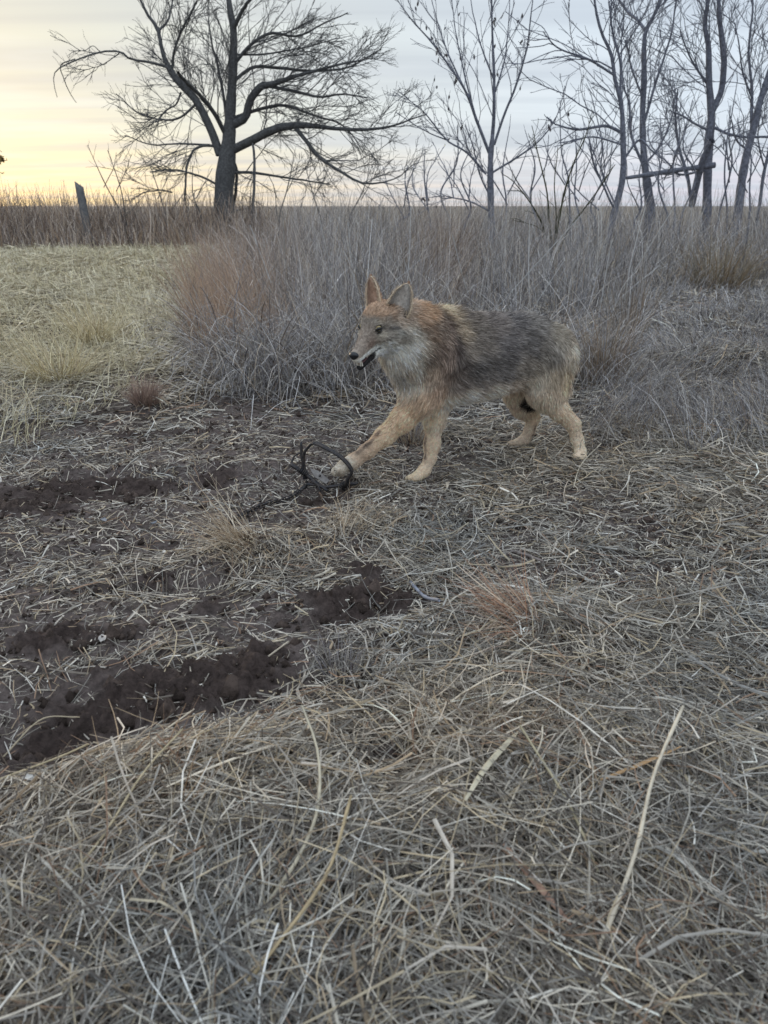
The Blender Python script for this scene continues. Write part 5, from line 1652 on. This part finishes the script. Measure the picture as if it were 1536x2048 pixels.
def build_trap():
    Y0 = 2.50
    c0 = pt(640, 968, Y0)
    base = np.array([c0[0], c0[1], float(H(c0[0], c0[1]))])
    root = thing('foothold_trap', 'dark steel foothold trap with raised jaws shut on the forepaw', 'trap', tuple(base))

    def part(name, pts, r, parent=root, mat=M_steel, K=16, S=8, flat=None):
        V, q, t = rod(pts, r, K, S, flat)
        return link(name, np_mesh(name, V - base, q, t), mat, parent)
    X = lambda x, y, Y=Y0: pt(x, y, Y)
    # base frame bars
    part('base_bar', [X(580, 928, 2.53), X(602, 942, 2.525), X(624, 958, 2.515), X(640, 974, 2.50)], .0085, K=12, flat=(np.array([0, 0, 1.]), .8))
    part('cross_bar', [X(632, 972, 2.505), X(657, 974, 2.50), X(690, 969, 2.505), X(716, 967, 2.515)], .0062, K=12)
    part('cross_bar', [X(612, 968, 2.50), X(640, 972, 2.50), X(655, 982, 2.485)], .006, K=8)
    # jaws: two arches closed on the paw
    for dy, r in ((-.006, .0046), (.007, .0042)):
        arch = [(606, 944), (606, 915), (612, 900), (627, 887), (649, 896), (677, 912), (695, 929), (703, 944), (697, 957), (688, 974)]
        ys = [2.525, 2.525, 2.522, 2.515, 2.505, 2.492, 2.486, 2.486, 2.49, 2.50]
        pts = [X(a + (1.5 if dy > 0 else 0), b - (2.5 if dy > 0 else 0), y + dy) for (a, b), y in zip(arch, ys)]
        part('jaw', pts, r, K=34, flat=(nrm(B_FWD), 1.25))
    # levers standing at the ends
    part('lever', [X(602, 884, 2.54), X(604, 912, 2.535), X(608, 935, 2.53), X(614, 949, 2.525)], [.0035, .0052, .0056, .006], K=12, flat=(np.array([1., 0, 0]), 1.2))
    part('lever', [X(600, 906, 2.55), X(589, 912, 2.55), X(583, 925, 2.54), X(583, 933, 2.535)], [.003, .0036, .004, .0045], K=12)
    # coil springs
    for (x, y, Y, ax) in ((605, 943, 2.522, X(624, 958, 2.515) - X(590, 934, 2.527)), (690, 969, 2.503, X(716, 967, 2.515) - X(657, 974, 2.50))):
        c = X(x, y, Y); ax = nrm(ax); a1 = nrm(np.cross(ax, [0, 0, 1.])); a2 = np.cross(ax, a1)
        t = np.linspace(0, 1, 60)
        P = c + ax * ((t - .5) * .034)[:, None] + (a1 * np.cos(t * 2 * math.pi * 5)[:, None] + a2 * np.sin(t * 2 * math.pi * 5)[:, None]) * .0105
        part('coil_spring', P, .0024, K=70, S=6)
    # jaw posts
    for x, y, Y in ((610, 950, 2.52), (688, 972, 2.50)):
        part('jaw_post', [X(x, y + 8, Y), X(x, y, Y), X(x + 1, y - 9, Y)], [.008, .0075, .006], K=6, flat=(np.array([0, 1., 0]), .5))
    # pan: tilted trigger plate
    q4 = [X(620, 937, 2.53), X(637, 942, 2.53), X(659, 961, 2.505), X(652, 968, 2.495), X(629, 954, 2.505)]
    V = np.array(q4); nrmv = nrm(np.cross(V[1] - V[0], V[3] - V[0]))
    V = np.vstack([V + nrmv * .0018, V - nrmv * .0018]) - base
    me = bpy.data.meshes.new('pan')
    me.from_pydata(V.tolist(), [], [[0, 1, 2, 3, 4], [9, 8, 7, 6, 5]] + [[i, i + 5, (i + 1) % 5 + 5, (i + 1) % 5] for i in range(5)])
    pan = link('pan', me, M_pan, root)
    c = V.mean(0) + base
    part('pan_bolt', [c - nrmv * .005, c, c + nrmv * .005], .004, pan, K=4, S=8)
    part('trigger_dog', [X(622, 961, 2.50), X(630, 966, 2.495), X(637, 973, 2.49), X(641, 983, 2.48)], [.004, .0038, .003, .0022], K=8, flat=(np.array([0, 0, 1.]), .6))

    # chain
    path = [(612, 968), (600, 978), (590, 990), (572, 1001), (550, 1012), (527, 1022), (503, 1034), (478, 1047), (452, 1060), (430, 1070), (414, 1079)]
    G = []
    for i, (a, b) in enumerate(path):
        g = gp(a, b)
        g[2] = float(H(g[0], g[1])) + (.030 if i == 0 else .02 if i < 3 else .017)
        if i == 0:
            g = X(612, 968, 2.50)
        G.append(g)
    P, _ = resample(np.array(G), np.ones(len(G)), 400)
    P[40:, 2] = np.maximum(H(P[40:, 0], P[40:, 1]) + .022, P[40:, 2] - .02)
    seg = np.concatenate([[0], np.cumsum(np.linalg.norm(np.diff(P, axis=0), axis=1))])
    b2 = np.array([P[-1][0], P[-1][1], P[-1][2]])
    ch = thing('trap_chain', 'dark steel chain running from the trap to where it sinks in dirt', 'chain', tuple(b2))
    pitch = .0190; Ltot = seg[-1]
    n = int(Ltot / pitch)
    # swivel at the trap end
    a = np.array([np.interp(.012, seg, P[:, i]) for i in range(3)]); b = np.array([np.interp(.045, seg, P[:, i]) for i in range(3)])
    d = nrm(b - a); s1 = nrm(np.cross(d, [0, 0, 1.]))
    V, q, t = rod([a - d * .010, a, b - d * .006, b], [.007, .010, .0095, .004], 10, 8, (np.cross(d, s1), .6))
    sw = link('swivel', np_mesh('swivel', V - b2, q, t), M_steel, ch)
    th = np.linspace(0, 2 * math.pi, 25)
    ring = a - d * .012 + (d * np.cos(th)[:, None] + np.array([0, 0, 1.]) * np.sin(th)[:, None]) * .012
    V, q, t = rod(ring, .0028, 25, 6, None, False)
    link('ring', np_mesh('ring', V - b2, q), M_steel, sw)
    # one link mesh shared by all
    tt = np.linspace(0, 2 * math.pi, 21)
    lp = np.stack([np.cos(tt) * .0072 + np.sign(np.cos(tt)) * .0055 * (np.abs(np.cos(tt)) > .05), np.sin(tt) * .0078, np.zeros(21)], -1)
    V, q, t = rod(lp, .0026, 21, 6, None, False)
    lm = np_mesh('link', V, q); lm.materials.append(M_steel)
    from mathutils import Matrix, Vector
    for i in range(n):
        s = .05 + i * pitch
        if s > Ltot:
            break
        p = np.array([np.interp(s, seg, P[:, k]) for k in range(3)]); p2 = np.array([np.interp(min(s + .006, Ltot), seg, P[:, k]) for k in range(3)])
        d = p2 - p
        if np.linalg.norm(d) < 1e-6:
            break
        d = nrm(d); s1 = nrm(np.cross([0, 0, 1.], d)); u1 = np.cross(d, s1)
        ang = (math.pi / 4 + .2 * math.sin(i * 2.1)) * (1 if i % 2 else -1)
        y_ = s1 * math.cos(ang) + u1 * math.sin(ang); z_ = np.cross(d, y_)
        o = link('link', lm, None, ch)
        M = Matrix(((d[0], y_[0], z_[0], p[0] - b2[0]), (d[1], y_[1], z_[1], p[1] - b2[1]), (d[2], y_[2], z_[2], p[2] - b2[2]), (0, 0, 0, 1)))
        o.matrix_local = M


if __name__ == '__main__' or True:
    def want(k):
        return ONLY is None or k in ONLY
    if want('ground'):
        build_ground()
    if want('trees'):
        build_trees()
    if want('tall'):
        build_tall_grass()
    if want('litter'):
        build_litter()
    if want('tufts'):
        build_tufts(); build_reeds(); build_straws()
    if want('coyote') and 'build_coyote' in globals():
        build_coyote()
    if want('trap') and 'build_trap' in globals():
        build_trap()
    tot = sum(len(m.loop_triangles) for m in bpy.data.meshes if m.calc_loop_triangles() is None)
    print('TRIS', tot)
